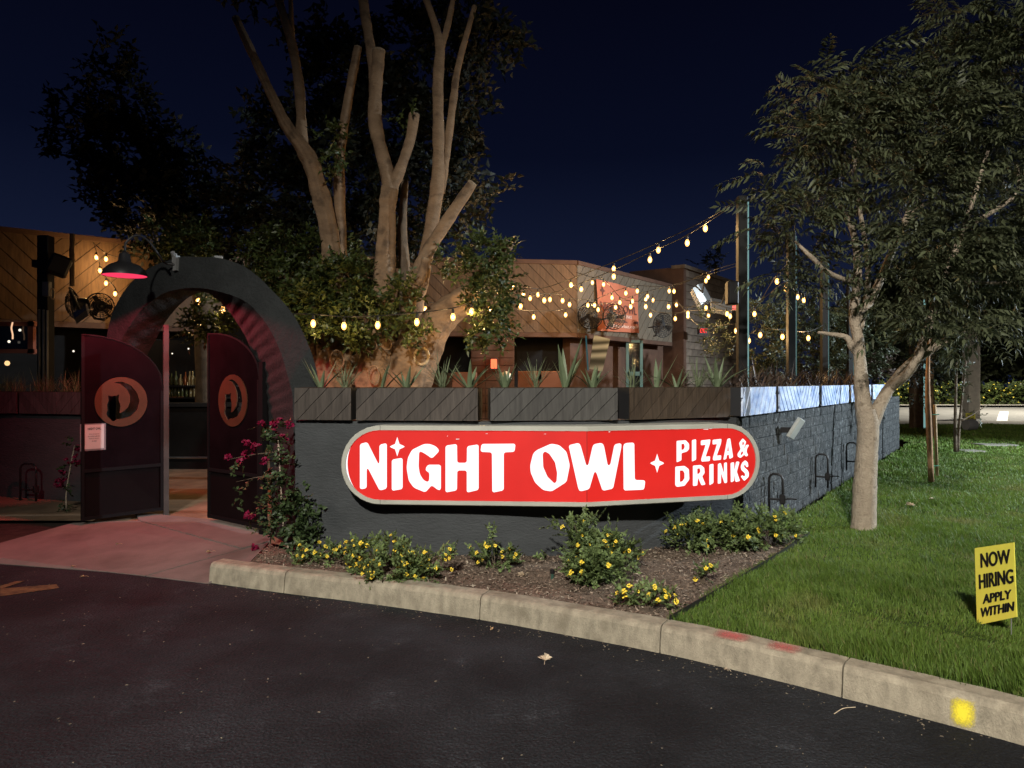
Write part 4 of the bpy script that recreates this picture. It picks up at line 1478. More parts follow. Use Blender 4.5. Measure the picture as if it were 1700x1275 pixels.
limb([(548, 830), (552, 700), (553, 610), (550, 520), (549, 405), (524, 296), (507, 252), (475, 207), (435, 123), (391, 30)], [44, 38, 33, 25, 17, 15.5, 13, 10.5, 8.5, 7], fic, name='trunk', cut=True)
limb([(510, 256, .05), (502, 232, .08), (497, 148, .12), (485, 74, .15), (463, 0, .2), (450, -60, .25)], [11, 10, 9, 8.5, 7.5, 6.5], fic)
limb([(489, 95, .15), (484, 40, .18), (482, -20, .2)], [5, 4.5, 4], fic)
limb([(585, 640, .1), (572, 520, .15), (566, 405, .2), (564, 277, .2), (574, 188, .2), (594, 79, .2)], [24, 14, 11, 10, 9, 7.5], fic, cut=True)
limb([(622, 830, -.1), (622, 700, -.1), (626, 610, -.1), (634, 520, -.1), (640, 420, -.1), (643, 346, -.1), (647, 312, -.1)], [46, 40, 34, 24, 18, 16, 16], fic, name='trunk')
limb([(648, 320, -.1), (641, 280, -.1), (623, 207, -.1), (624, 150, -.1), (629, 84, -.1)], [14, 13, 13, 12, 12], fic, cut=True)
limb([(622, 190, -.02), (619, 110, .05), (603, 0, .1), (598, -60, .1)], [10, 9.5, 9, 8], fic)
limb([(649, 316, -.1), (664, 282, -.12), (680, 235, -.14), (688, 190, -.15)], [11, 10, 9, 9.5], fic, cut=True)
limb([(668, 640, .1), (690, 500, .15), (706, 430, .2), (727, 296, .2), (727, 148, .2), (730, 78, .2), (722, 40, .2), (704, -10, .2)], [26, 17, 14, 12.5, 10.5, 9.5, 7, 6], fic)
limb([(731, 84, .2), (744, 40, .25), (752, 0, .3), (760, -40, .3)], [7, 6, 5, 4.5], fic)
limb([(732, 320, .3), (742, 247, .32), (752, 170, .34), (761, 109, .36), (788, 10, .4)], [8, 8, 7.5, 6.5, 4.5], fic)
limb([(675, 520, -.1), (692, 450, -.1), (737, 375, -.15), (784, 304, -.2)], [14, 12, 11.5, 9], fic, cut=True)
limb([(688, 478, -.25), (700, 458, -.3), (708, 430, -.32)], [11, 9, 8], fic, cut=True)
limb([(676, 830, .0), (672, 690, -.05), (684, 610, -.1), (727, 535, -.15), (786, 484, -.25), (845, 403, -.35)], [56, 50, 44, 30, 20, 10], fic, name='trunk', cut=True)
limb([(660, 560, .3), (672, 470, .35), (668, 380, .4), (672, 300, .4)], [16, 10, 8, 6], fic, m=M_BARKD)
limb([(540, 700, .2), (528, 600, .15), (520, 560, .1)], [30, 24, 14], fic)
# healed pruning scars on the trunks
for (x, y, w, h_, dy) in ((700, 592, 11, 13, -.40), (621, 622, 8, 14, -.47), (560, 598, 11, 16, -.40), (616, 575, 9, 9, -.40), (642, 572, 8, 9, -.36)):
    c = P(x, y, FY + dy)
    b = MB()
    ring = [c + Vector((math.cos(a) * w / F * FY, -.015 - .03 * math.cos(a * 2 + 1) * 0, math.sin(a) * h_ / F * FY)) for a in [2 * math.pi * k / 22 for k in range(23)]]
    b.tube(ring, .019 if x == 700 else .012, 8, cap=False, rough=.25, rs=14)
    b.build('pruning_scar', M_CUT if x == 700 else M_BARKF, fic, smooth=True)
rng = np.random.default_rng(3)
tw = [sprig(9, .17, .085, .040, rng) for _ in range(5)]
tw2 = [sprig(9, .26, .13, .060, rng) for _ in range(4)]
lit = [pxblob(*q) for q in (
    (570, 475, 58, 62, 9.3, .7), (520, 520, 55, 60, 9.0, .6), (560, 545, 60, 30, 8.9, .5), (470, 480, 60, 60, 9.6, .7), (612, 525, 34, 40, 9.0, .4), (668, 500, 34, 50, 9.0, .35), (690, 545, 26, 24, 8.9, .3),
    (455, 420, 60, 40, 9.9, .6), (540, 425, 60, 45, 10, .7), (748, 435, 26, 26, 9.6, .3), (805, 425, 44, 34, 9.0, .4), (812, 490, 46, 42, 8.9, .4), (812, 545, 42, 34, 8.9, .4),
    (835, 470, 26, 26, 8.8, .3), (545, 235, 20, 38, 9.4, .25), (560, 265, 20, 20, 9.4, .25), (680, 195, 22, 14, 9.3, .2), (845, 520, 18, 26, 8.8, .25),
    (355, 520, 38, 40, 9.2, .35), (330, 545, 32, 22, 9.2, .3), (790, 410, 30, 22, 9.0, .3), (270, 400, 34, 34, 10.6, .5), (320, 405, 50, 40, 10.6, .5))]
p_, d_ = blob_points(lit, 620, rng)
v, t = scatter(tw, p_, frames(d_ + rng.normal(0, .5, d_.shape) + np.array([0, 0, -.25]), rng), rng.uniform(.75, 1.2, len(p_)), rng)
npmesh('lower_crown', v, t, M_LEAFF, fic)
dark = [pxblob(*q) for q in (
    (470, 230, 70, 70, 11.2, .9), (450, 320, 65, 80, 11.2, .9), (560, 130, 70, 90, 11.4, .9), (640, 200, 80, 110, 11.6, .9), (560, 300, 80, 90, 11.2, .9), (680, 340, 80, 90, 11.4, .9),
    (730, 220, 70, 100, 11.4, .9), (760, 330, 50, 80, 11.2, .7), (770, 160, 40, 60, 11.0, .6), (810, 70, 55, 45, 10.6, .6), (740, 70, 60, 60, 11, .7), (660, 70, 70, 60, 11.4, .8), (500, 40, 40, 40, 10.6, .5), (430, 20, 36, 26, 10.4, .4), (780, 40, 50, 40, 11, .5),
    (822, 330, 24, 30, 10.2, .35), (815, 300, 18, 18, 10.2, .3), (600, 400, 90, 60, 11, .8), (500, 400, 90, 60, 11.0, .8), (850, 65, 26, 22, 10.6, .3))]
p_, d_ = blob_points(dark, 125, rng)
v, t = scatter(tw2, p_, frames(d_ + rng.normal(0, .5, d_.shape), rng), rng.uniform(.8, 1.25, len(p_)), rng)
npmesh('upper_crown', v, t, M_LEAFD, fic)  # same tree as the lower crown, shade painted by darker leaves

# dark tree left of it
lt = thing('shade_tree', 'dark leafy tree outlined against the sky above the arch', 'tree', (P(330, 0, 13).x, 13.0, .1))
b = MB()
b.tube(catmull([P(350, 800, 13), P(345, 600, 13), P(330, 450, 13), P(280, 330, 13), P(210, 200, 13)], 6), resamp([.28, .22, .18, .13, .05], 6), 10, rough=.1)
b.build('trunk', M_BARKD, lt, smooth=True)
dk = [pxblob(*q) for q in (
    (190, 90, 28, 34, 13, .5), (200, 160, 55, 60, 13, .8), (125, 225, 45, 50, 13, .6), (110, 190, 30, 26, 13, .4), (210, 250, 80, 70, 13, 1.0), (280, 250, 50, 50, 13, .7), (230, 330, 90, 60, 13, 1.0), (300, 320, 70, 60, 13, .9),
    (340, 300, 45, 40, 13, .6), (290, 390, 70, 50, 13, .9), (370, 360, 60, 50, 13, .8), (400, 300, 40, 50, 13.0, .6), (420, 400, 60, 60, 13, .8), (330, 430, 70, 50, 13, .8))]
p_, d_ = blob_points(dk, 95, rng)
v, t = scatter(tw2, p_, frames(d_ + rng.normal(0, .5, d_.shape), rng), rng.uniform(.9, 1.4, len(p_)), rng)
npmesh('crown', v, t, M_LEAFD, lt)

# ================================================================== LAWN TREE
TB = G(1433, 877, .15)
TY = TB.y
at = thing('lawn_tree', 'young tree with pale forked trunk and long feathery leaves on the lawn', 'tree', tuple(TB))
limb([(1434, 886), (1434, 868), (1436, 800), (1440, 740), (1441, 705), (1438, 680)], [25, 19.5, 18, 16.5, 17, 15], at, M_BARKS, 16, TY, 'trunk')
limb([(1440, 715), (1432, 660), (1428, 605), (1425, 565), (1418, 520), (1424, 460), (1420, 400), (1408, 365), (1385, 330)], [15, 12, 9.5, 9, 8, 6.5, 5.5, 4.5, 3], at, M_BARKS, 12, TY)
limb([(1443, 712), (1462, 670), (1480, 640), (1510, 605), (1550, 578), (1600, 548), (1612, 535)], [13, 10, 9, 7.8, 7, 5.2, 2.6], at, M_BARKS, 12, TY)
limb([(1426, 590), (1414, 575), (1405, 560), (1380, 555), (1358, 552)], [7, 6, 5, 3.5, 2.5], at, M_BARKS, 8, TY)
limb([(1422, 530, .02), (1450, 490, .2), (1480, 420, .3), (1510, 350, .3), (1540, 250, .3), (1556, 150, .3), (1556, 90, .3)], [8, 7, 6, 5.5, 4.5, 3.5, 2.5], at, M_BARKS, 8, TY)
limb([(1424, 470, 0), (1380, 455, -.2), (1345, 425, -.3), (1320, 400, -.3)], [5, 4, 3.5, 2], at, M_BARKS, 8, TY)
limb([(1424, 560, .1), (1438, 500, .1), (1440, 430, .1), (1421, 300, .1), (1420, 200, .1)], [6, 5, 4, 3, 2], at, M_BARKS, 8, TY)
limb([(1478, 645, 0), (1520, 600, -.3), (1560, 480, -.4), (1600, 380, -.5), (1640, 250, -.5)], [8, 7, 5.5, 4, 2.5], at, M_BARKS, 8, TY)
limb([(1500, 370, .3), (1525, 345, .2), (1548, 332, .1)], [4, 4, 4], at, M_BARKS, 8, TY, cut=True)
limb([(1545, 470, -.4), (1580, 468, -.5), (1640, 470, -.5), (1690, 468, -.5)], [4, 3, 2.5, 2], at, M_BARKS, 8, TY)
limb([(1600, 380, -.5), (1680, 330, -.6), (1692, 300, -.6), (1686, 270, -.6)], [4, 3, 2.5, 2], at, M_BARKS, 8, TY)
cl = [pxblob(*q) for q in (
    (1275, 285, 36, 26, 6.7, .3), (1278, 350, 40, 34, 6.7, .35), (1335, 235, 46, 46, 6.8, .45), (1345, 160, 40, 45, 6.9, .4), (1410, 130, 60, 48, 7.0, .5), (1480, 135, 60, 45, 7.0, .55),
    (1420, 230, 80, 65, 7.0, .7), (1540, 215, 80, 60, 7.0, .8), (1570, 120, 50, 45, 7.1, .6), (1580, 40, 45, 45, 7.1, .6), (1650, 30, 60, 50, 7.0, .6), (1650, 130, 70, 70, 6.9, .7),
    (1640, 250, 80, 70, 6.8, .8), (1520, 320, 85, 60, 6.8, .8), (1420, 300, 55, 30, 6.9, .5), (1345, 320, 55, 50, 6.8, .5), (1325, 395, 50, 38, 6.8, .45), (1640, 370, 80, 70, 6.7, .7),
    (1530, 420, 80, 60, 6.6, .7), (1620, 470, 80, 55, 6.6, .7), (1495, 480, 48, 42, 6.6, .5), (1500, 545, 40, 38, 6.4, .4), (1580, 530, 75, 38, 6.6, .5), (1640, 545, 45, 36, 6.5, .4), (1710, 420, 60, 80, 6.8, .6), (1710, 250, 60, 80, 6.8, .6), (1720, 80, 60, 80, 6.8, .6),
    (1370, 450, 40, 36, 7.2, .4), (1350, 520, 36, 24, 7.4, .3), (1300, 460, 34, 28, 7.3, .3), (1200, 385, 18, 10, 7.0, .15), (1245, 395, 22, 12, 6.9, .18))]
rng = np.random.default_rng(21)
pn = [pinnate(int(rng.integers(5, 8)), .30, .110, .027, rng) for _ in range(6)]
p_, d_ = blob_points(cl, 620, rng, .2, -.13, 2.4)
dd = d_ * np.array([1, 1, .30]) + rng.normal(0, .5, d_.shape) * np.array([1, 1, .5]) + np.array([0, -.2, .12])
v, t = scatter(pn, p_, frames(dd, rng), rng.uniform(.55, 1.15, len(p_)), rng)
npmesh('crown', v, t, M_LEAFT, at)
print('leaf counts', len(t))

# ================================================================== BED SHRUBS
fl = MB()
random.seed(3)
for k in range(16):
    a = random.uniform(0, 6.283); q = math.sqrt(random.random())
    c = Vector((math.cos(a) * q * .013, math.sin(a) * q * .013, .011 * (1 - q * q)))
    s_ = .0055
    for r_ in range(1):
        ring = [c + Vector((math.cos(j * 1.2566 + k) * s_, math.sin(j * 1.2566 + k) * s_, .0015)) for j in range(5)]
        fl.add(ring + [c + Vector((0, 0, -.004))], [(0, 1, 5), (1, 2, 5), (2, 3, 5), (3, 4, 5), (4, 0, 5)])
FLOWER = fl.mesh('flower', M_PETAL)
rng = np.random.default_rng(5)
ls = [sprig(10, .085, .036, .021, rng, 1.2) for _ in range(5)]
def lantana(label, subs, nfl, z0=.135, dens=9000, seed=1):
    """subs: (px, py centre, rx px, ry px, Y)"""
    rng = np.random.default_rng(seed)
    cx = sum(s_[0] for s_ in subs) / len(subs)
    Y = sum(s_[4] for s_ in subs) / len(subs)
    base = Vector((P(cx, 0, Y).x, Y, z0))
    t_ = thing('flowering_shrub', label, 'shrub', tuple(base), 'yellow flowering shrubs in the mulch bed')
    bl = [pxblob(s_[0], s_[1] - s_[3] * .10, s_[2] * 1.18, s_[3] * 1.28, s_[4], max(.10, s_[2] / F * s_[4] * .8)) for s_ in subs]
    p_, d_ = blob_points(bl, dens, rng, .05, -.16, 7.0, .95)
    k = p_[:, 2] > z0 + .01
    p_, d_ = p_[k], d_[k]
    v, t = scatter(ls, p_, frames(d_ + np.array([0, 0, .35]) + rng.normal(0, .45, d_.shape), rng), rng.uniform(.7, 1.15, len(p_)), rng)
    npmesh('foliage', v, t, M_LEAFL, t_)
    st = MB()
    for i in range(9):
        q = p_[rng.integers(len(p_))]
        st.tube(catmull([base + Vector((rng.uniform(-.02, .02), rng.uniform(-.02, .02), -.02)), base.lerp(Vector(q), .5) + Vector((0, 0, .03)), Vector(q)], 3), .0035, 5)
    tag(st.build('stems', M_BARKD, t_), kind='stuff')
    # flower heads on the outer surface, facing up and out
    order = rng.permutation(len(p_))
    n_ = 0
    used = []
    for i in order:
        c = bl[0]
        q, dq = Vector(p_[i]), Vector(d_[i])
        if dq.y > .25 or q.z < z0 + .05: continue
        if any((q - u).length < .035 for u in used): continue
        rr = dq.normalized()
        # must be near the surface of its blob
        ok = any(sum(((q[j] - b_[0][j]) / b_[1][j]) ** 2 for j in range(3)) > .42 for b_ in bl)
        if not ok: continue
        nm = (rr + Vector((0, -.35, .55))).normalized()
        o = place('flower', FLOWER, t_, q + nm * .035, nm.to_track_quat('Z', 'Y').to_euler(), (rng.uniform(.9, 1.45),) * 3)
        used.append(q)
        n_ += 1
        if n_ >= nfl: break
    return t_
lantana('small yellow flowering shrub nearest the vine at the bed end', [(514, 930, 30, 22, 5.72), (545, 918, 16, 14, 5.85), (495, 938, 14, 12, 5.7)], 22, seed=1)
lantana('wide low yellow flowering shrub by the kerb under the first letters', [(600, 930, 40, 28, 5.55), (650, 945, 60, 28, 5.30), (700, 950, 50, 24, 5.25), (655, 915, 30, 22, 5.6), (735, 945, 26, 16, 5.35)], 68, seed=2)
lantana('small upright yellow flowering shrub against the wall below the sign', [(815, 928, 26, 22, 5.6), (816, 900, 10, 18, 5.6), (842, 930, 14, 16, 5.55)], 15, seed=3)
lantana('tallest yellow flowering shrub in the bed, under the middle of the sign', [(965, 905, 38, 38, 5.45), (1010, 915, 40, 34, 5.45), (935, 885, 18, 18, 5.6), (985, 880, 16, 18, 5.5), (1045, 920, 18, 18, 5.5)], 37, seed=4)
lantana('dense pale green shrub in front of the tallest flowering shrub', [(990, 945, 44, 32, 5.15)], 6, dens=14000, seed=5)
lantana('dark low yellow flowering shrub left of the wall corner', [(1150, 893, 40, 28, 6.1), (1190, 880, 30, 24, 6.25), (1150, 870, 14, 12, 6.2)], 18, seed=6)
lantana('spreading yellow flowering shrub at the wall corner beside the lawn', [(1225, 888, 40, 30, 6.15), (1270, 885, 45, 28, 6.3), (1300, 870, 20, 16, 6.5), (1310, 890, 20, 12, 6.4)], 23, seed=7)
lantana('tiny yellow flowering shrub alone on the mulch near the lawn edge', [(1165, 953, 16, 12, 5.15)], 6, seed=8)
lantana('yellow flowering shrub beside the kerb at the lawn edging', [(1070, 1005, 36, 22, 4.62), (1100, 1000, 18, 20, 4.62), (1045, 998, 18, 16, 4.66)], 22, seed=9)
lantana('wilted little yellow flowered sprig at the wall foot', [(905, 920, 10, 7, 5.9)], 5, seed=10)

# ------------------------------------------------ magenta vine on the right leg, and the one behind the left leaf
br = []
rng = np.random.default_rng(8)
for _ in range(3):
    br.append(join([leaf(.034, .03, .5, -.1, (rng.uniform(-.012, .012), rng.uniform(-.012, .012), rng.uniform(-.01, .01)), rng.uniform(0, 6.28), rng.uniform(.2, 1.3), rng.uniform(-.6, .6)) for _ in range(7)]))
vs_leaf = [sprig(7, .10, .042, .030, rng, 1.3) for _ in range(5)]
def vine(label, Y, leaves, flowers, stems, dens=4600, seed=1):
    rng = np.random.default_rng(seed)
    b0 = P(stems[0][0][0], stems[0][0][1], Y)
    t_ = thing('flowering_vine', label, 'vine', (b0.x, b0.y, .12))
    for s_ in stems:
        b = MB()
        b.tube(catmull([P(x, y, Y + dy) for x, y, dy in s_], 5), resamp([(.011 if s_ is stems[0] else .006) - .004 * i / (len(s_) - 1) for i in range(len(s_))], 5), 6, rough=.15)
        b.build('stem', M_BARKS if s_ is stems[0] else M_BARKD, t_, smooth=True)
    bl = [pxblob(x, y, rx * 1.05, ry * 1.1, Y + dy, max(.07, rx / F * Y * .6)) for x, y, rx, ry, dy in leaves]
    p_, d_ = blob_points(bl, dens, rng, .1, -.6)
    v, t = scatter(vs_leaf, p_, frames(d_ + np.array([0, -.4, -.2]) + rng.normal(0, .45, d_.shape), rng), rng.uniform(.7, 1.2, len(p_)), rng)
    npmesh('foliage', v, t, M_LEAFB, t_)
    for (x, y, r, n_, dy) in flowers:
        c = np.array(P(x, y, Y + dy))
        k = r / F * Y
        pp = c + rng.normal(0, .45, (n_, 3)) * k
        v, t = scatter(br, pp, frames(rng.normal(0, 1, (n_, 3)) + np.array([0, -.8, .2]), rng), rng.uniform(.7, 1.15, n_), rng)
        tag(npmesh('flower_cluster', v, t, M_MAGENTA, t_), kind='stuff')
    return t_
vine('leafy vine with magenta flowers climbing the right leg of the arch', 6.08,
     [(465, 715, 20, 14, .1), (458, 740, 22, 18, .05), (462, 775, 20, 30, .05), (468, 820, 26, 34, 0), (485, 860, 40, 30, 0), (515, 868, 26, 22, .0), (450, 850, 22, 26, 0), (500, 890, 30, 16, .0), (430, 712, 14, 8, 0), (425, 795, 18, 8, -.05), (400, 768, 16, 7, -.1), (405, 825, 14, 7, -.1), (430, 885, 12, 10, -.05), (505, 830, 14, 22, .02)],
     [(417, 745, 12, 14, -.12), (378, 762, 7, 5, -.15), (403, 764, 7, 4, -.12), (458, 704, 8, 6, .02), (475, 703, 8, 5, .03), (432, 703, 6, 3, 0), (470, 725, 7, 3, .02), (415, 862, 8, 5, -.1), (425, 913, 8, 4, -.1), (440, 765, 5, 3, -.1)],
     [[(483, 928, 0), (478, 905, 0), (470, 870, 0), (466, 800, .02), (462, 730, .05)], [(486, 928, 0), (505, 900, 0), (515, 870, 0)], [(466, 790, 0), (430, 792, -.05), (392, 800, -.1)], [(462, 750, 0), (420, 755, -.1), (378, 763, -.15)]], seed=2)
vine('straggly magenta flowering vine beside the outer edge of the left gate leaf', 8.3,
     [(118, 770, 14, 20, 0), (110, 800, 12, 18, 0), (112, 840, 18, 22, 0), (125, 740, 10, 14, 0)],
     [(122, 765, 12, 12, -.05), (97, 802, 9, 14, -.05), (104, 787, 5, 4, -.05), (128, 745, 8, 6, -.03)],
     [[(112, 862, 0), (110, 820, 0), (118, 770, 0), (124, 740, 0)]], dens=1500, seed=3)

# ================================================================== PLANTS IN THE PLANTERS
def blade_set(specs, sides=2):
    """specs: list of (base, dir(Vector), length, width, droop); returns one mesh builder of channelled, tapering blades"""
    b = MB()
    for base, d, Ln, w, droop in specs:
        d = d.normalized()
        side = d.cross(Vector((0, 0, 1)))
        if side.length < .05:
            side = Vector((1, 0, 0))
        side.normalize()
        nrm = side.cross(d)
        K = 7
        vs_ = []
        for k in range(K + 1):
            f_ = k / K
            p = base + d * (Ln * f_) + Vector((0, 0, -droop * Ln * f_ ** 2.3)) + Vector((d.x, d.y, 0)) * droop * Ln * .35 * f_ * f_
            ww = w * (.75 + .5 * f_ if f_ < .25 else 1.0 * (1 - ((f_ - .25) / .75) ** 1.6)) / 2
            ww = max(ww, .0006)
            vs_ += [p - side * ww + nrm * ww * .35, p, p + side * ww + nrm * ww * .35]
        fs_ = []
        for k in range(K):
            i = k * 3
            fs_ += [(i, i + 1, i + 4, i + 3), (i + 1, i + 2, i + 5, i + 4)]
        b.add(vs_, fs_)
    return b
def planter_spot(px, inset=.10):
    p = ray_poly(px, FWS)
    return Vector((p.x, p.y + inset, PZ1 + .004))
def aloe(label, px, hgt, n, spread, seed, lean=0.0, w=.045, spots=None):
    rnd = random.Random(seed)
    base = planter_spot(px)
    t_ = thing('aloe', label, 'aloe', tuple(base), 'aloes in the front planters')
    Yb = base.y
    for i in range(n):
        a = 2 * math.pi * i / n + rnd.uniform(-.3, .3)
        tl = spread * rnd.uniform(.5, 1.1)
        d = Vector((math.cos(a) * math.sin(tl) + lean, math.sin(a) * math.sin(tl) * .6, math.cos(tl)))
        Ln = 1.2 * hgt / F * Yb * rnd.uniform(.65, 1.05) / max(.55, d.normalized().z)
        blade_set([(base + Vector((math.cos(a) * .02, math.sin(a) * .02, -.02)), d, Ln, w * rnd.uniform(.8, 1.1), rnd.uniform(-.08, .22))]).build('leaf', M_ALOE, t_, smooth=False)
    return t_
def spiky(label, px, hgt, n, spread, seed, w=.010):
    rnd = random.Random(seed)
    base = planter_spot(px, .12)
    t_ = thing('yucca', label, 'yucca', tuple(base), 'thin leaved yuccas in the front planters')
    sp = []
    for i in range(n):
        a = rnd.uniform(0, 6.283)
        tl = spread * math.sqrt(rnd.random())
        d = Vector((math.cos(a) * math.sin(tl), math.sin(a) * math.sin(tl) * .7, math.cos(tl)))
        Ln = 1.2 * hgt / F * base.y * rnd.uniform(.6, 1.08)
        sp.append((base + Vector((rnd.uniform(-.02, .02), rnd.uniform(-.02, .02), -.02)), d, Ln, w * rnd.uniform(.7, 1.2), rnd.uniform(.0, .30)))
    for s_ in sp:
        blade_set([s_]).build('leaf', M_YUCCA, t_)
    return t_
aloe('small aloe with few leaves at the arch end of the planters', 528, 40, 6, .75, 1)
spiky('thin leaved yucca in the planter gap left of the tree trunks', 568, 52, 26, .85, 2)
aloe('two leaved aloe leaning right in front of the tree trunk', 632, 42, 3, .5, 3, .35)
aloe('small aloe fan in front of the tree trunk scar', 672, 36, 6, .8, 4)
spiky('spreading thin leaved yucca above the letter H of the sign', 732, 54, 34, .95, 5)
aloe('aloe with long arching side leaves near the planter gap', 778, 40, 8, 1.0, 6)
aloe('stubby aloe just right of the planter gap below the red lantern', 838, 38, 9, .7, 7)
spiky('tall thin leaved yucca left of the biggest aloe', 890, 58, 32, .75, 8)
aloe('biggest aloe with one tall pointed leaf, middle of the planters', 940, 74, 6, .55, 9, .08, .06)
aloe('aloe in front of the tilted mirror panel', 986, 42, 8, .75, 10)
spiky('thin leaved yucca in front of the teal door', 1053, 48, 30, .95, 11)
aloe('three leaved aloe right of the teal door', 1094, 50, 4, .6, 12)
aloe('low arching aloe with long drooping leaves near the brick building', 1128, 36, 7, 1.15, 13, .1, .03)
spiky('large thin leaved yucca left of the tall black post', 1165, 58, 36, .9, 14)
aloe('broad leaved aloe at the wall corner beside the tall post', 1196, 48, 9, .75, 15, .1)
# dark flax clumps along the side planters
rnd = random.Random(4)
for i, (x0, x1) in enumerate(((1226, 1281), (1286, 1354), (1358, 1404), (1408, 1441))):
    a, c = ray_poly(x0, SWL), ray_poly(x1, SWL)
    m_ = (a + c) / 2
    t_ = thing('flax_clump', 'dark reddish strap-leaved plants filling the pale planter box, %s from the corner' % s_names[i], 'plant', (m_.x, m_.y, PZ1), 'dark flax along the side wall')
    sp = []
    for k in range(int(46 * (c - a).length)):
        f_ = rnd.random()
        p = a.lerp(c, f_) - WN * rnd.uniform(.03, .18)
        an = rnd.uniform(0, 6.283); tl = .85 * math.sqrt(rnd.random())
        sp.append((Vector((p.x, p.y, PZ1)), Vector((math.cos(an) * math.sin(tl), math.sin(an) * math.sin(tl), math.cos(tl))), rnd.uniform(.18, .40), .022 * rnd.uniform(.6, 1.2), rnd.uniform(.05, .4)))
    o = blade_set(sp).build('leaves', M_FLAX, t_)
    tag(o, kind='stuff')
# straw grass in the left planters
for x0, x1, lb in ((-50, 32, 'dry straw-like grass in the cut-off planter at the left edge'), (40, 128, 'dry straw-like grass in the chevron planter beside the gate')):
    a, c = ray_poly(x0, LWP), ray_poly(x1, LWP)
    m_ = (a + c) / 2
    t_ = thing('planter_grass', lb, 'grass', (m_.x, m_.y, 1.47), 'straw grass in the left planters')
    sp = []
    for k in range(170):
        p = a.lerp(c, rnd.random()) + Vector((0, rnd.uniform(.04, .2), 0))
        an = rnd.uniform(0, 6.283); tl = .8 * math.sqrt(rnd.random())
        sp.append((Vector((p.x, p.y, 1.46)), Vector((math.cos(an) * math.sin(tl), math.sin(an) * math.sin(tl), math.cos(tl))), rnd.uniform(.18, .42), .008 * rnd.uniform(.6, 1.2), rnd.uniform(.05, .5)))
    tag(blade_set(sp).build('blades', M_STRAW, t_), kind='stuff')

# ================================================================== RESTAURANT BUILDING
bd = thing('restaurant_building', 'low restaurant building with slanted plank fascia behind the patio', 'building', (-3, 15.5, 0))
C0, C1, C2 = Vector((-11.4, 10.2, 0)), Vector((-5.4, 14.7, 0)), Vector((1.42, 15.6, 0))
C3 = Vector((4.35, 19.4, 0))
ZF0, ZF1 = 2.68, 4.20
def wallbox(b, a, c, z0, z1, th=.2, push=0.0):
    d = c - a
    nr = Vector((d.y, -d.x, 0)).normalized()
    m_ = (a + c) / 2 - nr * (th / 2 + push)
    b.box((m_.x, m_.y, (z0 + z1) / 2), (d.length, th, z1 - z0), rz=math.atan2(d.y, d.x))
for a, c, fm, sl, sp in ((C0, C1, M_FASCIA, None, .30), (C1, C2, M_FASCIA, -1.0, .26), (C2, C3, M_FASCIA_P, 1.0, .30)):
    b = MB()
    wallbox(b, a, c, ZF0, ZF1 - .02, .3)
    b.build('fascia_backing', M_GROOVE, bd)
    d = (c - a); W = d.length; d.normalize(); nr = Vector((d.y, -d.x, 0))
    if sl is None:
        h0 = W * .62
        x = 0
        segs = [(0, W * .30, -1.0), (W * .30, W * .52, -1.0), (W * .52, W, 1.0)]
        for (x0, x1, s_) in segs:
            diag_boards(bd, a, d, nr, W, ZF1 - ZF0, ZF0, sp, s_, fm, .02, .02, x0, x1, 'fascia_board')
    else:
        diag_boards(bd, a, d, nr, W, ZF1 - ZF0, ZF0, sp, sl, fm, .02, .016, 0, W, 'fascia_board')
    b = MB()
    wallbox(b, a + nr * .045, c + nr * .045, ZF1 - .03, ZF1 + .06, .42)
    b.build('coping', M_BROWN, bd)
    b = MB()
    wallbox(b, a + nr * .03, c + nr * .03, ZF0 - .10, ZF0 - .004, .36)
    b.build('soffit_trim', M_BROWN, bd)
# recessed dark glazing line and walls under the fascia
b = MB()
wallbox(b, C1 + Vector((-.3, .9, 0)), C2 + Vector((-.1, .9, 0)), 0, ZF0, .2)
b.build('wall', M_DARK, bd)
b = MB()
wallbox(b, C0 + Vector((-.3, .35, 0)), C1 + Vector((-.3, .6, 0)), 0, ZF0, .2)
b.build('wall', M_DARK, bd)
b = MB()
wallbox(b, C2 + Vector((-.1, .55, 0)), C3 + Vector((-.1, .55, 0)), 0, ZF0, .2)
b.build('wall', M_BROWN, bd)
# brick pier with lantern
pc = P(818, 600, 15.6)
b = MB()
b.box((pc.x, 15.75, 1.3), (.95, .6, 2.6))
b.build('pier', M_BROWN, bd)
for r in range(12):
    for k in range(3):
        bb = MB()
        w_ = .30
        bb.box((pc.x - .315 + k * .315 + (.0 if r % 2 else .0), 15.44, .55 + r * .165), (w_, .03, .15), bev=.006)
        bb.build('brick', M_BROWN, bd)
# low timber wall with windows left of the pier
b = MB()
b.box((P(760, 0, 15.9).x, 16.0, 1.0), (1.6, .12, 1.6))
b.build('wall', M_BROWN, bd)
# door, its cyan light put into the frame colour
dY = 17.6
dx0, dx1 = P(1041, 0, dY).x, P(1064, 0, dY).x
b = MB()
for x in (dx0, dx1):
    b.box((x, dY - .05, 1.35), (.07, .06, 2.55))
b.box(((dx0 + dx1) / 2, dY - .05, 2.6), (dx1 - dx0, .06, .07))
b.box(((dx0 + dx1) / 2, dY - .05, H + 37 / F * dY - .35), (dx1 - dx0, .06, .10))
M_TEAL = mat('teal_light_tint', (.045, .105, .10), .5, .4)  # teal stands in for cyan light falling on the door
dr_ = b.build('door_frame', M_TEAL, bd)
b = MB()
b.box(((dx0 + dx1) / 2, dY - .02, 1.3), (dx1 - dx0 - .06, .03, 2.5))
b.build('door_glass', M_GLASS, bd)
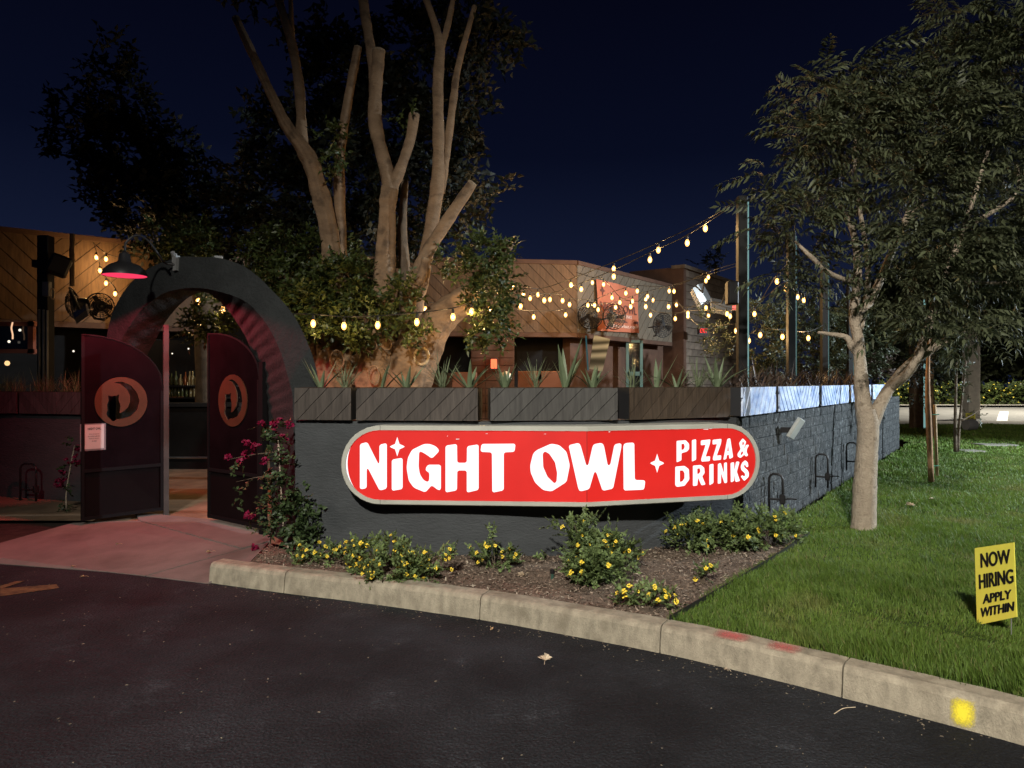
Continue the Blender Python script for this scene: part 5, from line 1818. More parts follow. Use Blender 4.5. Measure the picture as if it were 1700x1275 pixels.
# left window with warm trim and reflections
wY = 12.05
wx0, wx1 = -9.9, P(50, 0, wY).x
fr_ = MB()
for z in (H + (634 - 538) / F * wY, H + (634 - 583) / F * wY):
    fr_.box(((wx0 + wx1) / 2 + .05, wY - .0, z), (wx1 - wx0 + .1, .08, .07), rz=0)
fr_.box((wx1 + .03, wY, (H + H + 147 / F * wY) / 2), (.09, .08, .56))
fr_.build('window_frame', mat('redwood_trim', (.16, .05, .03), .6, .3), bd)
b = MB()
b.box(((wx0 + wx1) / 2, wY + .03, H + 73 / F * wY), (wx1 - wx0, .02, .50))
b.build('window_pane', M_GLASS, bd)
# neon squiggle and small lamps seen in that window
nz_ = thing('neon_tube', 'bent white neon tube glowing in the left window', 'neon light', tuple(P(20, 560, wY - .1)))
b = MB()
b.tube(catmull([P(21, 535, wY - .12), P(19, 545, wY - .12), P(21, 555, wY - .12), P(21, 563, wY - .12)], 5), .012, 6)
b.build('tube', emis('neon_warm', (1, .58, .34), 1.0), nz_)
small_lamp = MB()
small_lamp.lathe([(0, -.045), (.03, -.035), (.045, 0), (.03, .035), (0, .045)], (0, 0, 0), 10)
WARM = emis('small_lamp_warm', (1, .60, .26), 1.3)
WHITEL = emis('small_lamp_white', (1, .90, .72), 1.3)
SM_W = small_lamp.mesh('globe', WARM, True)
SM_C = small_lamp.mesh('globe', WHITEL, True)
def small_light(label, px, py, Y, s_=1.0, cool=False):
    o = place('small_lamp', SM_C if cool else SM_W, None, P(px, py, Y), (0, 0, 0), (s_, s_, s_))
    return tag(o, label, 'lamp', 'small distant lamps')
small_light('small bright lamp in the left window, right of the neon tube', 33, 548, wY - .1, .5, True)
small_light('small bright lamp low in the left window beside the neon foot', 15, 567, wY - .1, .5, True)
small_light('dim amber lamp below the left window', 12, 603, 11.2, .9)
# brick block further back
kc = P(1135, 0, 19.6); kc.z = 0
kd = P(1232, 0, 23.4); kd.z = 0
ka = P(1045, 0, 20.5); ka.z = 0
bk_ = thing('brick_annex', 'taller grey-brown brick block right of the plank fascia', 'building', tuple(kc))
b = MB()
wallbox(b, kc, kd, 0, 4.78, .3, .05)
b.build('wall', M_BROWN, bk_)
b = MB()
wallbox(b, ka, kc, 0, 4.78, .3)
b.build('side_wall', M_BROWN, bk_)
b = MB()
wallbox(b, kc + Vector((.02, -.05, 0)), kd, 4.74, 4.84, .4)
b.build('coping', M_BRICK, bk_)
d = (kd - kc); W = d.length; d.normalize(); nr = Vector((d.y, -d.x, 0))
bw, bh = .40, .20
BRK = MB(); BRK.box((0, 0, 0), (bw - .014, .05, bh - .012), bev=.005)
BRK = BRK.mesh('brick', M_BRICK)
nn = 0
r = 0
while (r + 1) * bh < 4.7:
    z = 4.72 - (r + .5) * bh
    if z > 1.2:
        for k in range(int(W / bw)):
            s_ = (k + .5 + (.5 if r % 2 else 0)) * bw
            if s_ + bw / 2 > W: continue
            p = kc + d * s_ + nr * -.035
            place('brick', BRK, bk_, (p.x, p.y, z), (0, 0, math.atan2(d.y, d.x)))
    r += 1

# tilted mirror panel (screen) hung under the fascia
mp_ = thing('hanging_screen', 'tilted glossy screen hanging under the plank fascia behind the aloes', 'screen', tuple(P(990, 600, 14.6)))
b = MB()
q4 = [P(978, 612, 14.7), P(1000, 617, 14.55), P(1013, 563, 14.45), P(986, 556, 14.6)]
qn = (q4[1] - q4[0]).cross(q4[3] - q4[0]).normalized()
b.add(q4 + [p + Vector((0, .06, 0)) for p in q4], [(0, 1, 2, 3), (4, 7, 6, 5), (0, 4, 5, 1), (1, 5, 6, 2), (2, 6, 7, 3), (3, 7, 4, 0)])
def screen_mat():
    m = bpy.data.materials.new('glossy_screen')
    m.use_nodes = True
    N, L = m.node_tree.nodes, m.node_tree.links
    b_ = N['Principled BSDF']
    b_.inputs['Roughness'].default_value = .18
    t = N.new('ShaderNodeTexCoord')
    mp = N.new('ShaderNodeMapping'); mp.inputs['Rotation'].default_value = (0, .35, 0); mp.inputs['Scale'].default_value = (.5, .5, 3)
    w = N.new('ShaderNodeTexWave'); w.bands_direction = 'Z'; w.inputs['Scale'].default_value = .55; w.inputs['Distortion'].default_value = 7
    L.new(t.outputs['Object'], mp.inputs[0]); L.new(mp.outputs[0], w.inputs[0])
    r = N.new('ShaderNodeValToRGB')
    r.color_ramp.elements[0].color = (.03, .032, .028, 1)
    r.color_ramp.elements[1].color = (.20, .21, .19, 1)
    L.new(w.outputs[0], r.inputs[0]); L.new(r.outputs[0], b_.inputs['Base Color'])
    return m
b.build('panel', screen_mat(), mp_)
b = MB()
b.box(P(974.5, 586, 14.72), (.025, .05, .72), ry=-.06)
b.build('edge_light', emis('screen_edge_teal', (.25, .70, .75), .12), mp_)

# red wall lantern on the pier
ln = thing('wall_lantern', 'red glowing box lantern on the brick pier', 'lantern', tuple(P(820, 604, 15.3)))
c = P(820, 604, 15.3)
b = MB(); b.box(c, (.13, .10, .20), bev=.01)
b.build('glass', emis('lantern_red', (1, .14, .055), 2.4), ln)
b = MB()
b.box(c + Vector((0, 0, .115)), (.17, .14, .03)); b.box(c + Vector((0, 0, -.11)), (.15, .12, .02))
for sx_ in (-1, 1):
    b.box(c + Vector((sx_ * .07, -.05, 0)), (.012, .012, .22))
b.build('cage', M_BLACK, ln)
ld = bpy.data.lights.new('wall_lantern_light', 'POINT'); ld.energy = 4; ld.color = (1, .12, .05); ld.shadow_soft_size = .08
lo = bpy.data.objects.new('wall_lantern_light', ld); lo.location = c + Vector((0, -.12, 0)); col.objects.link(lo)

# banner on the pale fascia
d = (C3 - C2).normalized(); nr = Vector((d.y, -d.x, 0))
bq = [onplane(x, y, C2 + nr * .06, nr) for x, y in ((990, 549), (1059, 553), (1058, 481), (989, 463))]
bn = thing('banner', 'orange vinyl banner with pale lettering tied to the plank fascia', 'banner', tuple((bq[0] + bq[1]) / 2))
def bmap(u, v, dd):
    p = bq[0].lerp(bq[1], u).lerp(bq[3].lerp(bq[2], u), v)
    w = .03 * math.sin(u * 9 + v * 4) * (.4 + v) * .6
    return p + nr * (dd + w + .03)
b = MB()
KU, KV = 18, 14
b.add([bmap(i / KU, j / KV, 0) for i in range(KU + 1) for j in range(KV + 1)], [(i * (KV + 1) + j, (i + 1) * (KV + 1) + j, (i + 1) * (KV + 1) + j + 1, i * (KV + 1) + j + 1) for i in range(KU) for j in range(KV)])
b.build('cloth', mat('banner_orange', (.36, .11, .055), .5, .4, var=.12), bn, smooth=True)
M_BTXT = mat('banner_ink', (.10, .035, .025), .6)
M_BTXW = mat('banner_white', (.62, .46, .38), .6)
put_text('lettering', 'NIGHT OWL', bmap, .06, .95, .40, .58, M_BTXT, bn, .02, depth=.012)
put_text('lettering', 'nightowlaz.com', bmap, .22, .96, .07, .16, M_BTXW, bn, .01, depth=.012)
put_text('lettering', 'PIZZA & DRINKS', bmap, .30, .80, .30, .37, M_BTXW, bn, .01, depth=.012)
b = MB(); b.add([bmap(u, v, .012) for u, v in star((.13, .80), .06, .12)], [tuple(range(16))]); b.build('star', M_BTXT, bn)
b = MB(); b.add([bmap(u, v, .011) for u, v in ((.28, .20), (.98, .20), (.98, .26), (.28, .26))], [(0, 1, 2, 3)]); b.build('stripe', M_BTXT, bn)

# ------------------------------------------------ fans
def fan(label, px, py, r_px, Y, yaw, mount=(0, -1), seed=0):
    c = P(px, py, Y)
    R_ = r_px / F * Y
    t_ = thing('wall_fan', label, 'fan', tuple(c), 'wall fans under the fascia')
    ax = Vector((math.sin(yaw), -math.cos(yaw), -.12)).normalized()
    u = ax.cross(Vector((0, 0, 1))).normalized(); w = ax.cross(u)
    cg = MB()
    for s_, dep in ((1, .11), (-1, -.09)):
        for f_ in (.22, .4, .56, .7, .84, 1.0):
            h_ = dep * (1 - f_ ** 2.5)
            pts = [c + ax * h_ + (u * math.cos(a) + w * math.sin(a)) * R_ * f_ for a in [2 * math.pi * k / 26 for k in range(27)]]
            cg.tube(pts, .0055 if f_ < 1 else .011, 4, cap=False)
        for k in range(20):
            a = 2 * math.pi * k / 20
            pts = [c + ax * dep * (1 - f_ ** 2.5) + (u * math.cos(a) + w * math.sin(a)) * R_ * f_ for f_ in (.15, .5, .8, 1.0)]
            cg.tube(pts, .004, 3, cap=False)
    cg.build('cage', M_BLACK, t_)
    mt_ = MB(); mt_.lathe([(0, -.22), (.09, -.21), (.10, -.05), (.05, .02), (0, .03)], c, 14, ax)
    mt_.build('motor', M_BLACK, t_, smooth=True)
    for k in range(3):
        a = 2 * math.pi * k / 3 + seed
        bl = MB()
        d1 = u * math.cos(a) + w * math.sin(a); d2 = ax.cross(d1)
        bl.add([c + d1 * .05 - d2 * .03, c + d1 * .05 + d2 * .03 + ax * .03, c + d1 * R_ * .82 + d2 * R_ * .30 + ax * .04, c + d1 * R_ * .86 - d2 * R_ * .12 - ax * .04], [(0, 1, 2, 3)])
        bl.build('blade', M_BLACKP, t_)
    br_ = MB()
    m0 = c + Vector((mount[0] * R_ * .3, .45, -R_ * .75))
    br_.tube([c - ax * .15, m0], .02, 6); br_.tube([m0, m0 + Vector((0, .25, 0))], .02, 6); br_.tube([c - ax * .15 + Vector((0, 0, -.02)), c + Vector((mount[0] * R_ * .9, .5, -.02))], .016, 6)
    br_.build('bracket', M_BLACK, t_)
    return t_
fan('black cage fan left of the orange banner', 980, 524, 22, 15.2, -.5, (1, 0), .3)
fan('black cage fan overlapping the orange banner', 1020, 526, 21, 15.3, .35, (-1, 0), 1.0)
fan('dim black cage fan at the right end of the fascia', 1101, 540, 20, 17.2, .4, (-1, 0), .6)
fan('black cage fan beside the left post, tilted to the side', 122, 505, 26, 11.3, -.9, (1, 0), .2)
fan('black cage fan between the left post and the arch', 166, 508, 21, 11.4, .6, (-1, 0), .9)

# ------------------------------------------------ patio heaters
def heater(label, a, c, Y, wd, tilt):
    p, q = P(*a, Y), P(*c, Y)
    mid = (p + q) / 2
    t_ = thing('patio_heater', label, 'heater', tuple(mid), 'steel patio heaters')
    d = (q - p); Ln = d.length; d.normalize()
    up = Vector((0, -math.sin(tilt), math.cos(tilt)))
    b = MB()
    prof = [(-wd, -.03), (-wd * .7, .05), (0, .09), (wd * .7, .05), (wd, -.03)]
    sidev = d.cross(up).normalized()
    vs_ = []
    for e_ in (p, q):
        for (s_, h_) in prof:
            vs_.append(e_ + sidev * s_ + up * h_)
    b.add(vs_, [(i, i + 1, 5 + i + 1, 5 + i) for i in range(4)] + [(0, 1, 2, 3, 4), (5, 6, 7, 8, 9)])
    b.build('hood', M_STEEL, t_)
    b = MB(); b.tube([p + up * .0, q + up * .0], .035, 8); b.build('element', M_GREYM, t_)
    b = MB(); b.tube([mid + up * .08, mid + up * .45], .018, 6); b.build('hanger', M_BLACK, t_)
heater('shiny steel heater hood on the brick annex, left of the tall post', (1158, 478), (1172, 505), 15.2, .26, .6)
heater('second steel heater hood close to the tall post', (1180, 505), (1214, 512), 14.6, .20, .9)
heater('steel heater hood under the left fans', (126, 528), (146, 514), 10.3, .12, .7)

# exit sign and red open light on the annex
ex = thing('exit_sign', 'small red lit exit sign on the annex wall', 'sign', tuple(P(1168, 549, 19.3)))
c = P(1168, 549, 19.3)
b = MB(); b.box(c + Vector((0, .05, 0)), (.36, .06, .20), rz=.5); b.build('housing', M_BLACKP, ex)
put_text('lettering', 'EXIT', lambda u, v, dd: c + Vector((u * .88, u * .48 - dd * 1.0, v)) , -.13, .13, -.06, .06, emis('exit_red', (1, .05, .04), 1.6), ex, .03, depth=.02)
c = P(1218, 508, 17.5)
oo = thing('lit_window_sign', 'tiny red and white lit sign touching the tall post', 'sign', tuple(c))
b = MB(); b.box(c, (.16, .05, .22)); b.build('face', emis('sign_pink', (1, .18, .14), 1.4), oo)
b = MB(); b.box(c + Vector((-.12, -.03, -.04)), (.12, .03, .05)); b.build('tube', emis('sign_aqua', (.5, 1, .95), 1.6), oo)

# ================================================================== POSTS
M_POSTB = mat('post_brown_black', (0.006, 0.0055, 0.005), 0.6, 0.3)
def post(label, px, w_px, Y, top_py, led=True, extra=None, bx=M_POSTB):
    c = P(px, 0, Y)
    zt = P(px, top_py, Y).z
    w = w_px / F * Y
    t_ = thing('patio_post', label, 'post', (c.x, Y, .085), 'tall posts around the patio')
    b = MB(); b.box((c.x, Y, (zt + .085) / 2), (w, w, zt - .085), bev=.006); b.build('shaft', bx, t_)
    if led:
        b = MB(); b.box((c.x + w / 2 + .009, Y - w / 2 + .012, (zt + .085) / 2 - .02), (.012, .014, zt - .2)); b.build('light_strip', M_CYAN if led is True else led, t_)
    return t_
pm = post('tallest black post with teal light edge at the wall corner', 1231.5, 15, 8.6, 326)
M_CYAND = emis('led_cyan_dim', (0.40, 0.78, 0.74), 0.18)
post('second black post with teal light edge behind the tree leaves', 1313, 12, 10.4, 384, M_CYAND)
post('third post with teal light edge left of the lawn tree trunk', 1368, 10, 12.3, 424, M_CYAND)
post('fourth post with teal light edge just left of the tree trunk', 1411, 8, 14.2, 448, M_CYAND)
post('black post with junction box and conduit left of the arch', 76, 18, 9.9, 392, led=False)
# conduit, box and carabiner hook on the left post
c = P(76, 0, 9.9)
cb = thing('conduit_run', 'twin conduits and switch box running down the left post', 'conduit', (c.x + .05, 9.75, 1.4))
for dx in (-.02, .04, .09):
    b = MB(); b.tube([Vector((c.x + dx, 9.79, 1.40)), Vector((c.x + dx, 9.79, 2.60 - .15 * abs(dx)))], .016, 8); b.build('pipe', M_GREYM, cb, smooth=True)
b = MB(); b.box(P(78, 480, 9.78), (.10, .07, .20), bev=.008); b.build('switch_box', M_GREYM, cb)
hk = MB()
h0 = P(87, 488, 9.7)
hk.tube([h0 + Vector((math.cos(a) * .028, 0, math.sin(a) * .075)) for a in [2 * math.pi * k / 16 for k in range(17)]], .008, 6, cap=False)
hk.build('hook', M_CUT, cb, smooth=True)
sp_ = thing('patio_speaker', 'dark angular loudspeaker on the left post', 'speaker', tuple(P(98, 440, 9.8)))
b = MB()
b.box(P(98, 441, 9.8), (.26, .22, .28), rz=.6, ry=.35, bev=.03)
b.build('cabinet', M_BLACKP, sp_)
b = MB(); b.tube([P(98, 436, 9.85), P(78, 436, 9.9)], .02, 6); b.build('arm', M_BLACK, sp_)
b = MB(); b.box(P(60, 438, 9.86), (.08, .10, .10), rz=.3); b.build('cap', M_BLACKP, sp_)
b = MB(); b.box(P(1215, 487, 8.5), (.13, .14, .28), bev=.015)
tag(b.build('patio_speaker', M_BLACKP), 'black box loudspeaker on the tallest post', 'speaker')
b = MB(); b.tube(catmull([P(120, 388, 11.0), P(119.5, 430, 11.0), P(120, 475, 11.0)], 4), .035, 7)
tag(b.build('hanging_pole', M_BARKD), 'thin dark pole hanging above the left fans', 'pole')

# ================================================================== STRING LIGHTS
b = MB(); b.lathe([(0, -.052), (.014, -.048), (.027, -.030), (.033, -.006), (.030, .016), (.020, .036), (.014, .046)], (0, 0, 0), 12)
BULB = b.mesh('bulb', M_GLOW, True)
b = MB(); b.lathe([(0, -.020), (.010, -.014), (.0135, 0), (.010, .014), (0, .022)], (0, 0, -.004), 8)
FIL = b.mesh('filament', M_FIL, True)
b = MB(); b.lathe([(.016, .044), (.018, .05), (.018, .092), (.010, .104), (0, .106)], (0, 0, 0), 10)
SOCK = b.mesh('socket', M_WIRE, True)
BULB_LIGHT = bpy.data.lights.new('bulb_light', 'POINT')
BULB_LIGHT.energy = 23.0
BULB_LIGHT.color = (1.0, .60, .24)
BULB_LIGHT.shadow_soft_size = 0.0
def string(label, pts, sag=.0, s_=.92):
    """pts: (px, py, Y) bulbs, or (px, py, Y, 0) plain cable points"""
    w = []
    f0 = P(*pts[0][:3])
    t_ = thing('string_light', label, 'string lights', tuple(f0), 'strings of warm bulbs over the patio')
    for p in pts:
        q = P(*p[:3])
        if len(p) == 3:
            q = q + Vector((0, 0, .115 * s_))
            c = P(*p[:3])
            bo = place('bulb', BULB, t_, c, (0, 0, 0), (s_,) * 3)
            bl_ = bpy.data.objects.new('bulb_light', BULB_LIGHT); col.objects.link(bl_); bl_.parent = bo; bl_.location = (0, 0, -.032)
            for nm, me in (('filament', FIL), ('socket', SOCK)):
                o = bpy.data.objects.new(nm, me); col.objects.link(o); o.parent = bo
        w.append(q)
    b = MB(); b.tube(catmull(w, 5), .0065, 5); b.build('cable', M_WIRE, t_)
string('string of bulbs from the tall post top down to the left, upper one', [(1224, 332, 8.6, 0), (1171, 379, 9.3), (1093, 415, 10.2), (1019, 446, 11.2), (948, 473, 12.2), (893, 489, 12.8), (851, 476, 12.0), (814, 461, 11.0)])
string('string of bulbs from the tall post top down to the left, lower one', [(1224, 336, 8.6, 0), (1141, 403, 9.6), (1079, 431, 10.4), (1019, 459, 11.2), (965, 480, 12), (913, 497, 12.6), (880, 495, 12.4), (869, 489, 12.0), (820, 515, 10, )])
string('string of bulbs crossing low in front of the tree trunks', [(430, 520, 8.3, 0), (520, 537, 8.2), (571, 541, 8.2), (627, 539.5, 8.2), (692, 534.5, 8.3), (752, 526, 8.5), (783, 517, 8.8), (813, 514, 9.2), (864, 508, 10.4), (903.5, 498.5, 11.6), (934, 499, 12.6)])
string('string of bulbs sagging across the plank fascia', [(706, 514, 9.9), (742, 517, 10.2), (781, 517, 10.8), (886, 526, 12.6), (939, 522.6, 13.4), (993, 514, 13.9), (1022, 510, 14.2), (1050, 500, 14.4), (1075, 492, 14.4), (1111, 483, 14.4), (1172, 466, 14.0), (1228, 440, 13.4, 0)])
string('string of bulbs crossing in front of the banner', [(945.5, 505.5, 13), (976, 506.5, 13.6), (987, 506.5, 13.8), (1016, 494, 14), (1039, 486.5, 14), (1058, 483, 14.1), (1119, 483.5, 14.2), (1176, 460, 13.8), (1226, 436, 13.2, 0)])
string('string of bulbs hanging above the banner', [(957, 452, 14.8, 0), (983.5, 469, 14.4), (1002, 472, 14.3), (1029, 502, 13.6), (1047, 509, 13.4), (1072, 509, 13.4), (1110, 509, 13.4), (1142, 520, 13.2), (1172, 511, 12.8), (1207, 521, 12.4), (1240, 515, 12, 0)])
string('string of bulbs dipping lowest right of the banner', [(1060, 500, 15.5, 0), (1072, 497, 15), (1084, 498, 15), (1080, 523, 14.4), (1121, 529, 14), (1142, 525, 13.8), (1176, 524, 13.2), (1212, 525, 12.4), (1252.5, 521, 11.6), (1290, 467, 10.8), (1318, 440, 10.4, 0)])
string('string of bulbs through the leaves right of the tall post', [(1240, 520, 11.2, 0), (1304, 479, 11), (1324, 493, 11.6), (1334.5, 498, 12), (1368, 480, 12.3, 0)])
string('lowest string of bulbs above the side planters', [(1123, 506, 14.6), (1160, 540, 13.4, 0), (1222, 549, 11.5), (1243, 565.5, 11.2), (1262, 556, 11), (1299, 559, 11), (1342, 561, 11.6), (1366, 540, 12.2, 0)])
string('string of bulbs on the left fascia beside the barn lamp', [(155, 402, 12.7, 0), (160, 427, 12.68), (166, 449, 12.66), (176, 470, 12.72), (191, 487.5, 12.8), (200, 500, 12.9, 0)])
string('short string of one bulb under the left fascia corner', [(155, 403, 12.7, 0), (176, 430, 12.75), (200, 428, 12.9, 0)])
string('string of two bulbs seen through the arch', [(300, 470, 9.8, 0), (329, 500, 9.8), (370, 514, 9.6), (430, 520, 9.4, 0)])

# ================================================================== GRASS, MULCH, LITTER
def inside(pts, poly):
    x, y = pts[:, 0], pts[:, 1]
    res = np.zeros(len(pts), bool)
    n = len(poly)
    for i in range(n):
        x0, y0 = poly[i]; x1, y1 = poly[(i + 1) % n]
        c = ((y0 > y) != (y1 > y)) & (x < (x1 - x0) * (y - y0) / (y1 - y0 + 1e-12) + x0)
        res ^= c
    return res
rng = np.random.default_rng(77)
LP = [tuple(p) for p in lawnpts]
Vg, Tg, off = [], [], 0
for (y0, y1, dens, hh, ww) in ((2.2, 4.2, 15000, .050, .0042), (4.2, 5.6, 11000, .046, .0048), (5.6, 7.6, 6500, .044, .0062), (7.6, 10.5, 3000, .044, .009), (10.5, 15, 1300, .046, .014), (15, 24.2, 520, .05, .024)):
    x0, x1 = .6, min(22, .78 * y1 + .6)
    k = int(dens * (x1 - x0) * (y1 - y0))
    p = np.column_stack([rng.uniform(x0, x1, k), rng.uniform(y0, y1, k)])
    p = p[(p[:, 0] / p[:, 1] < .80)]
    p = p[inside(p + rng.normal(0, .016, p.shape), LP)]
    k = len(p)
    pat = np.array([mnoise.noise(Vector((a * 1.1, b_ * 1.1, 0))) + .6 * mnoise.noise(Vector((a * 4, b_ * 4, 3))) for a, b_ in p[::1]]) if k < 400000 else np.zeros(k)
    h_ = hh * (1 + .7 * pat) * rng.uniform(.55, 1.3, k)
    w_ = ww * rng.uniform(.7, 1.2, k)
    an = rng.uniform(0, 6.283, k)
    lean = rng.uniform(.1, .75, k) * h_
    la = rng.uniform(0, 6.283, k) * .6 + 1.2 * pat * 3
    b0 = np.column_stack([p[:, 0], p[:, 1], np.full(k, .14)])
    sd = np.column_stack([np.cos(an), np.sin(an), np.zeros(k)]) * (w_ / 2)[:, None]
    ln_ = np.column_stack([np.cos(la), np.sin(la), np.zeros(k)]) * lean[:, None]
    mid = b0 + ln_ * .35 + np.column_stack([np.zeros(k), np.zeros(k), h_ * .6])
    tip = b0 + ln_ + np.column_stack([np.zeros(k), np.zeros(k), h_])
    V = np.stack([b0 - sd, b0 + sd, mid + sd * .8, mid - sd * .8, tip], axis=1).reshape(-1, 3)
    T = np.array([[0, 1, 2], [0, 2, 3], [3, 2, 4]])[None] + (np.arange(k) * 5)[:, None, None] + off
    Vg.append(V); Tg.append(T.reshape(-1, 3)); off += len(V)
go = npmesh('grass', np.concatenate(Vg), np.concatenate(Tg), M_GRASS)
tag(go, 'short green lawn grass beside the side wall', 'grass', kind='stuff')
print('grass tris', sum(len(t) for t in Tg))
# mulch
BP = [tuple(p) for p in bedpts]
k = 46000
p = np.column_stack([rng.uniform(-2.6, 3.2, k), rng.uniform(4.0, 7.2, k)])
p = p[inside(p, BP)]
k = len(p)
an = rng.uniform(0, 6.283, k); ti = rng.normal(0, .35, k)
Lc = rng.uniform(.004, .014, k); Wc = Lc * rng.uniform(.18, .5, k)
dx = np.column_stack([np.cos(an) * np.cos(ti), np.sin(an) * np.cos(ti), np.sin(ti)]) * Lc[:, None]
dy = np.column_stack([-np.sin(an), np.cos(an), rng.normal(0, .4, k)]) * Wc[:, None]
c = np.column_stack([p, .139 + rng.uniform(0, .008, k) + np.abs(dx[:, 2])])
dz = np.array([0, 0, .003])
V = np.stack([c - dx - dy, c + dx - dy * .6, c + dx + dy, c - dx * .8 + dy, c + dz], axis=1).reshape(-1, 3)
T = np.array([[0, 1, 4], [1, 2, 4], [2, 3, 4], [3, 0, 4]])[None] + (np.arange(k) * 5)[:, None, None]
tag(npmesh('wood_chips', V, T.reshape(-1, 3), M_CHIP), 'brown wood chips covering the planting bed', 'mulch', kind='stuff')
# crumbs and bits on the asphalt
k = 420
p = np.column_stack([rng.uniform(-5, 3.0, k), rng.uniform(1.6, 6.0, k)])
kerbpoly = [(-9, 1.5), (4, 1.5)] + [(q.x - .02, q.y - .03) for q in reversed(KS)] + [(-5, 6.2)]
near = []
for i in range(260):
    q = KS[rng.integers(0, len(KS))]
    near.append((q.x + rng.uniform(-.03, .03), q.y - abs(rng.normal(0, .10)) - .015))
p = np.concatenate([p[inside(p, kerbpoly)], np.array(near)])
k = len(p)
s_ = rng.uniform(.0025, .008, k)
an = rng.uniform(0, 6.283, k)
c = np.column_stack([p, np.full(k, .002)])
ux = np.column_stack([np.cos(an), np.sin(an), np.zeros(k)]) * s_[:, None]
uy = np.column_stack([-np.sin(an), np.cos(an), np.zeros(k)]) * (s_ * .6)[:, None]
V = np.stack([c - ux - uy, c + ux - uy * .5, c + ux * .8 + uy, c - ux + uy * .8, c + np.array([0, 0, .004])], axis=1).reshape(-1, 3)
T = np.array([[0, 1, 4], [1, 2, 4], [2, 3, 4], [3, 0, 4]])[None] + (np.arange(k) * 5)[:, None, None]
tag(npmesh('grit', V, T.reshape(-1, 3), mat('grit_bits', (.16, .135, .10), .9, .2, island=.6)), 'scattered grit and leaf crumbs on the asphalt', 'grit', kind='stuff')

M_DRY = mat('dry_leaf', (.40, .27, .15), .85, .2, var=.25, vscale=30)
M_DRYP = mat('dry_leaf_pale', (.52, .42, .30), .85, .2, var=.2, vscale=30)
def dried_leaf(label, pos, size, m, seed, lobes=5):
    rnd = random.Random(seed)
    b = MB()
    base = Vector(pos)
    yaw = rnd.uniform(0, 6.283)
    for k in range(lobes):
        a = yaw + (k - (lobes - 1) / 2) * .34 + rnd.uniform(-.12, .12)
        d = Vector((math.cos(a), math.sin(a), 0)); s_ = Vector((-d.y, d.x, 0))
        Ln = size * rnd.uniform(.6, 1.0); w = size * rnd.uniform(.14, .30); hz = size * rnd.uniform(.05, .55)
        b.add([base + Vector((0, 0, .006)), base + d * Ln * .5 - s_ * w + Vector((0, 0, hz * .7)), base + d * Ln * .55 + Vector((0, 0, .004)), base + d * Ln * .5 + s_ * w + Vector((0, 0, hz)), base + d * Ln + Vector((0, 0, hz * .4))], [(0, 2, 1), (0, 3, 2), (1, 2, 4), (2, 3, 4)])
    d = Vector((math.cos(yaw + 3.1), math.sin(yaw + 3.1), 0))
    b.tube([base + Vector((0, 0, .008)), base + d * size * .5 + Vector((0, 0, .012)), base + d * size * .8 + Vector((0, 0, .006))], .0016, 4)
    return tag(b.build('dried_leaf', m), label, 'leaf', 'dried fallen leaves')
dried_leaf('big pale curled dried leaf alone on the asphalt', G(905, 1098, .002), .075, M_DRYP, 3, 6)
dried_leaf('pale dried leaf lying on the mulch below the sign', G(870, 955, .14), .07, M_DRYP, 5, 5)
dried_leaf('small brown dried leaf on the asphalt beside the kerb', G(815, 1044, .002), .035, M_DRY, 6, 3)
dried_leaf('tan dried leaf against the kerb left of the red sprayed marks', G(1207, 1113, .002), .04, M_DRYP, 7, 3)
dried_leaf('brown dried leaf at the kerb foot under the flower shrub', G(1022, 1066, .002), .04, M_DRY, 8, 4)
dried_leaf('brown dried leaf in the middle of the walkway', G(198, 904, .06), .045, M_DRY, 9, 3)
dried_leaf('small dried leaf on the walkway nearest the vine', G(350, 917, .075), .05, M_DRY, 10, 3)
dried_leaf('faint dried leaf on the walkway nearest the asphalt', G(122, 941, .02), .04, M_DRY, 11, 3)
dried_leaf('dried leaf on the dark asphalt left of the kerb end', G(140, 958, .002), .05, M_DRY, 12, 3)
dried_leaf('pale dried leaves on the grass right of the tree trunk', G(1515, 840, .19), .11, M_DRYP, 13, 5)
dried_leaf('small pale scrap on the grass further right of the trunk', G(1546, 828, .19), .06, M_DRYP, 14, 3)
# thin twig
b = MB(); b.tube(catmull([G(1385, 1185, .006), G(1400, 1176, .012), G(1420, 1174, .006)], 4), .0022, 5)
tag(b.build('twig', M_DRYP), 'thin curved twig on the asphalt near the kerb', 'twig')
# sprinkler head
sp0 = G(917, 964, .13)
sk = thing('sprinkler_head', 'small dark green sprinkler riser in the mulch', 'sprinkler', tuple(sp0))
b = MB(); b.lathe([(.012, 0), (.012, .06), (.0, .061)], sp0, 10); b.build('riser', mat('sprinkler_green', (.03, .07, .05), .5), sk)
b = MB(); b.lathe([(.017, .055), (.018, .082), (.008, .086), (0, .087)], sp0, 12); b.build('cap', M_BLACKP, sk)

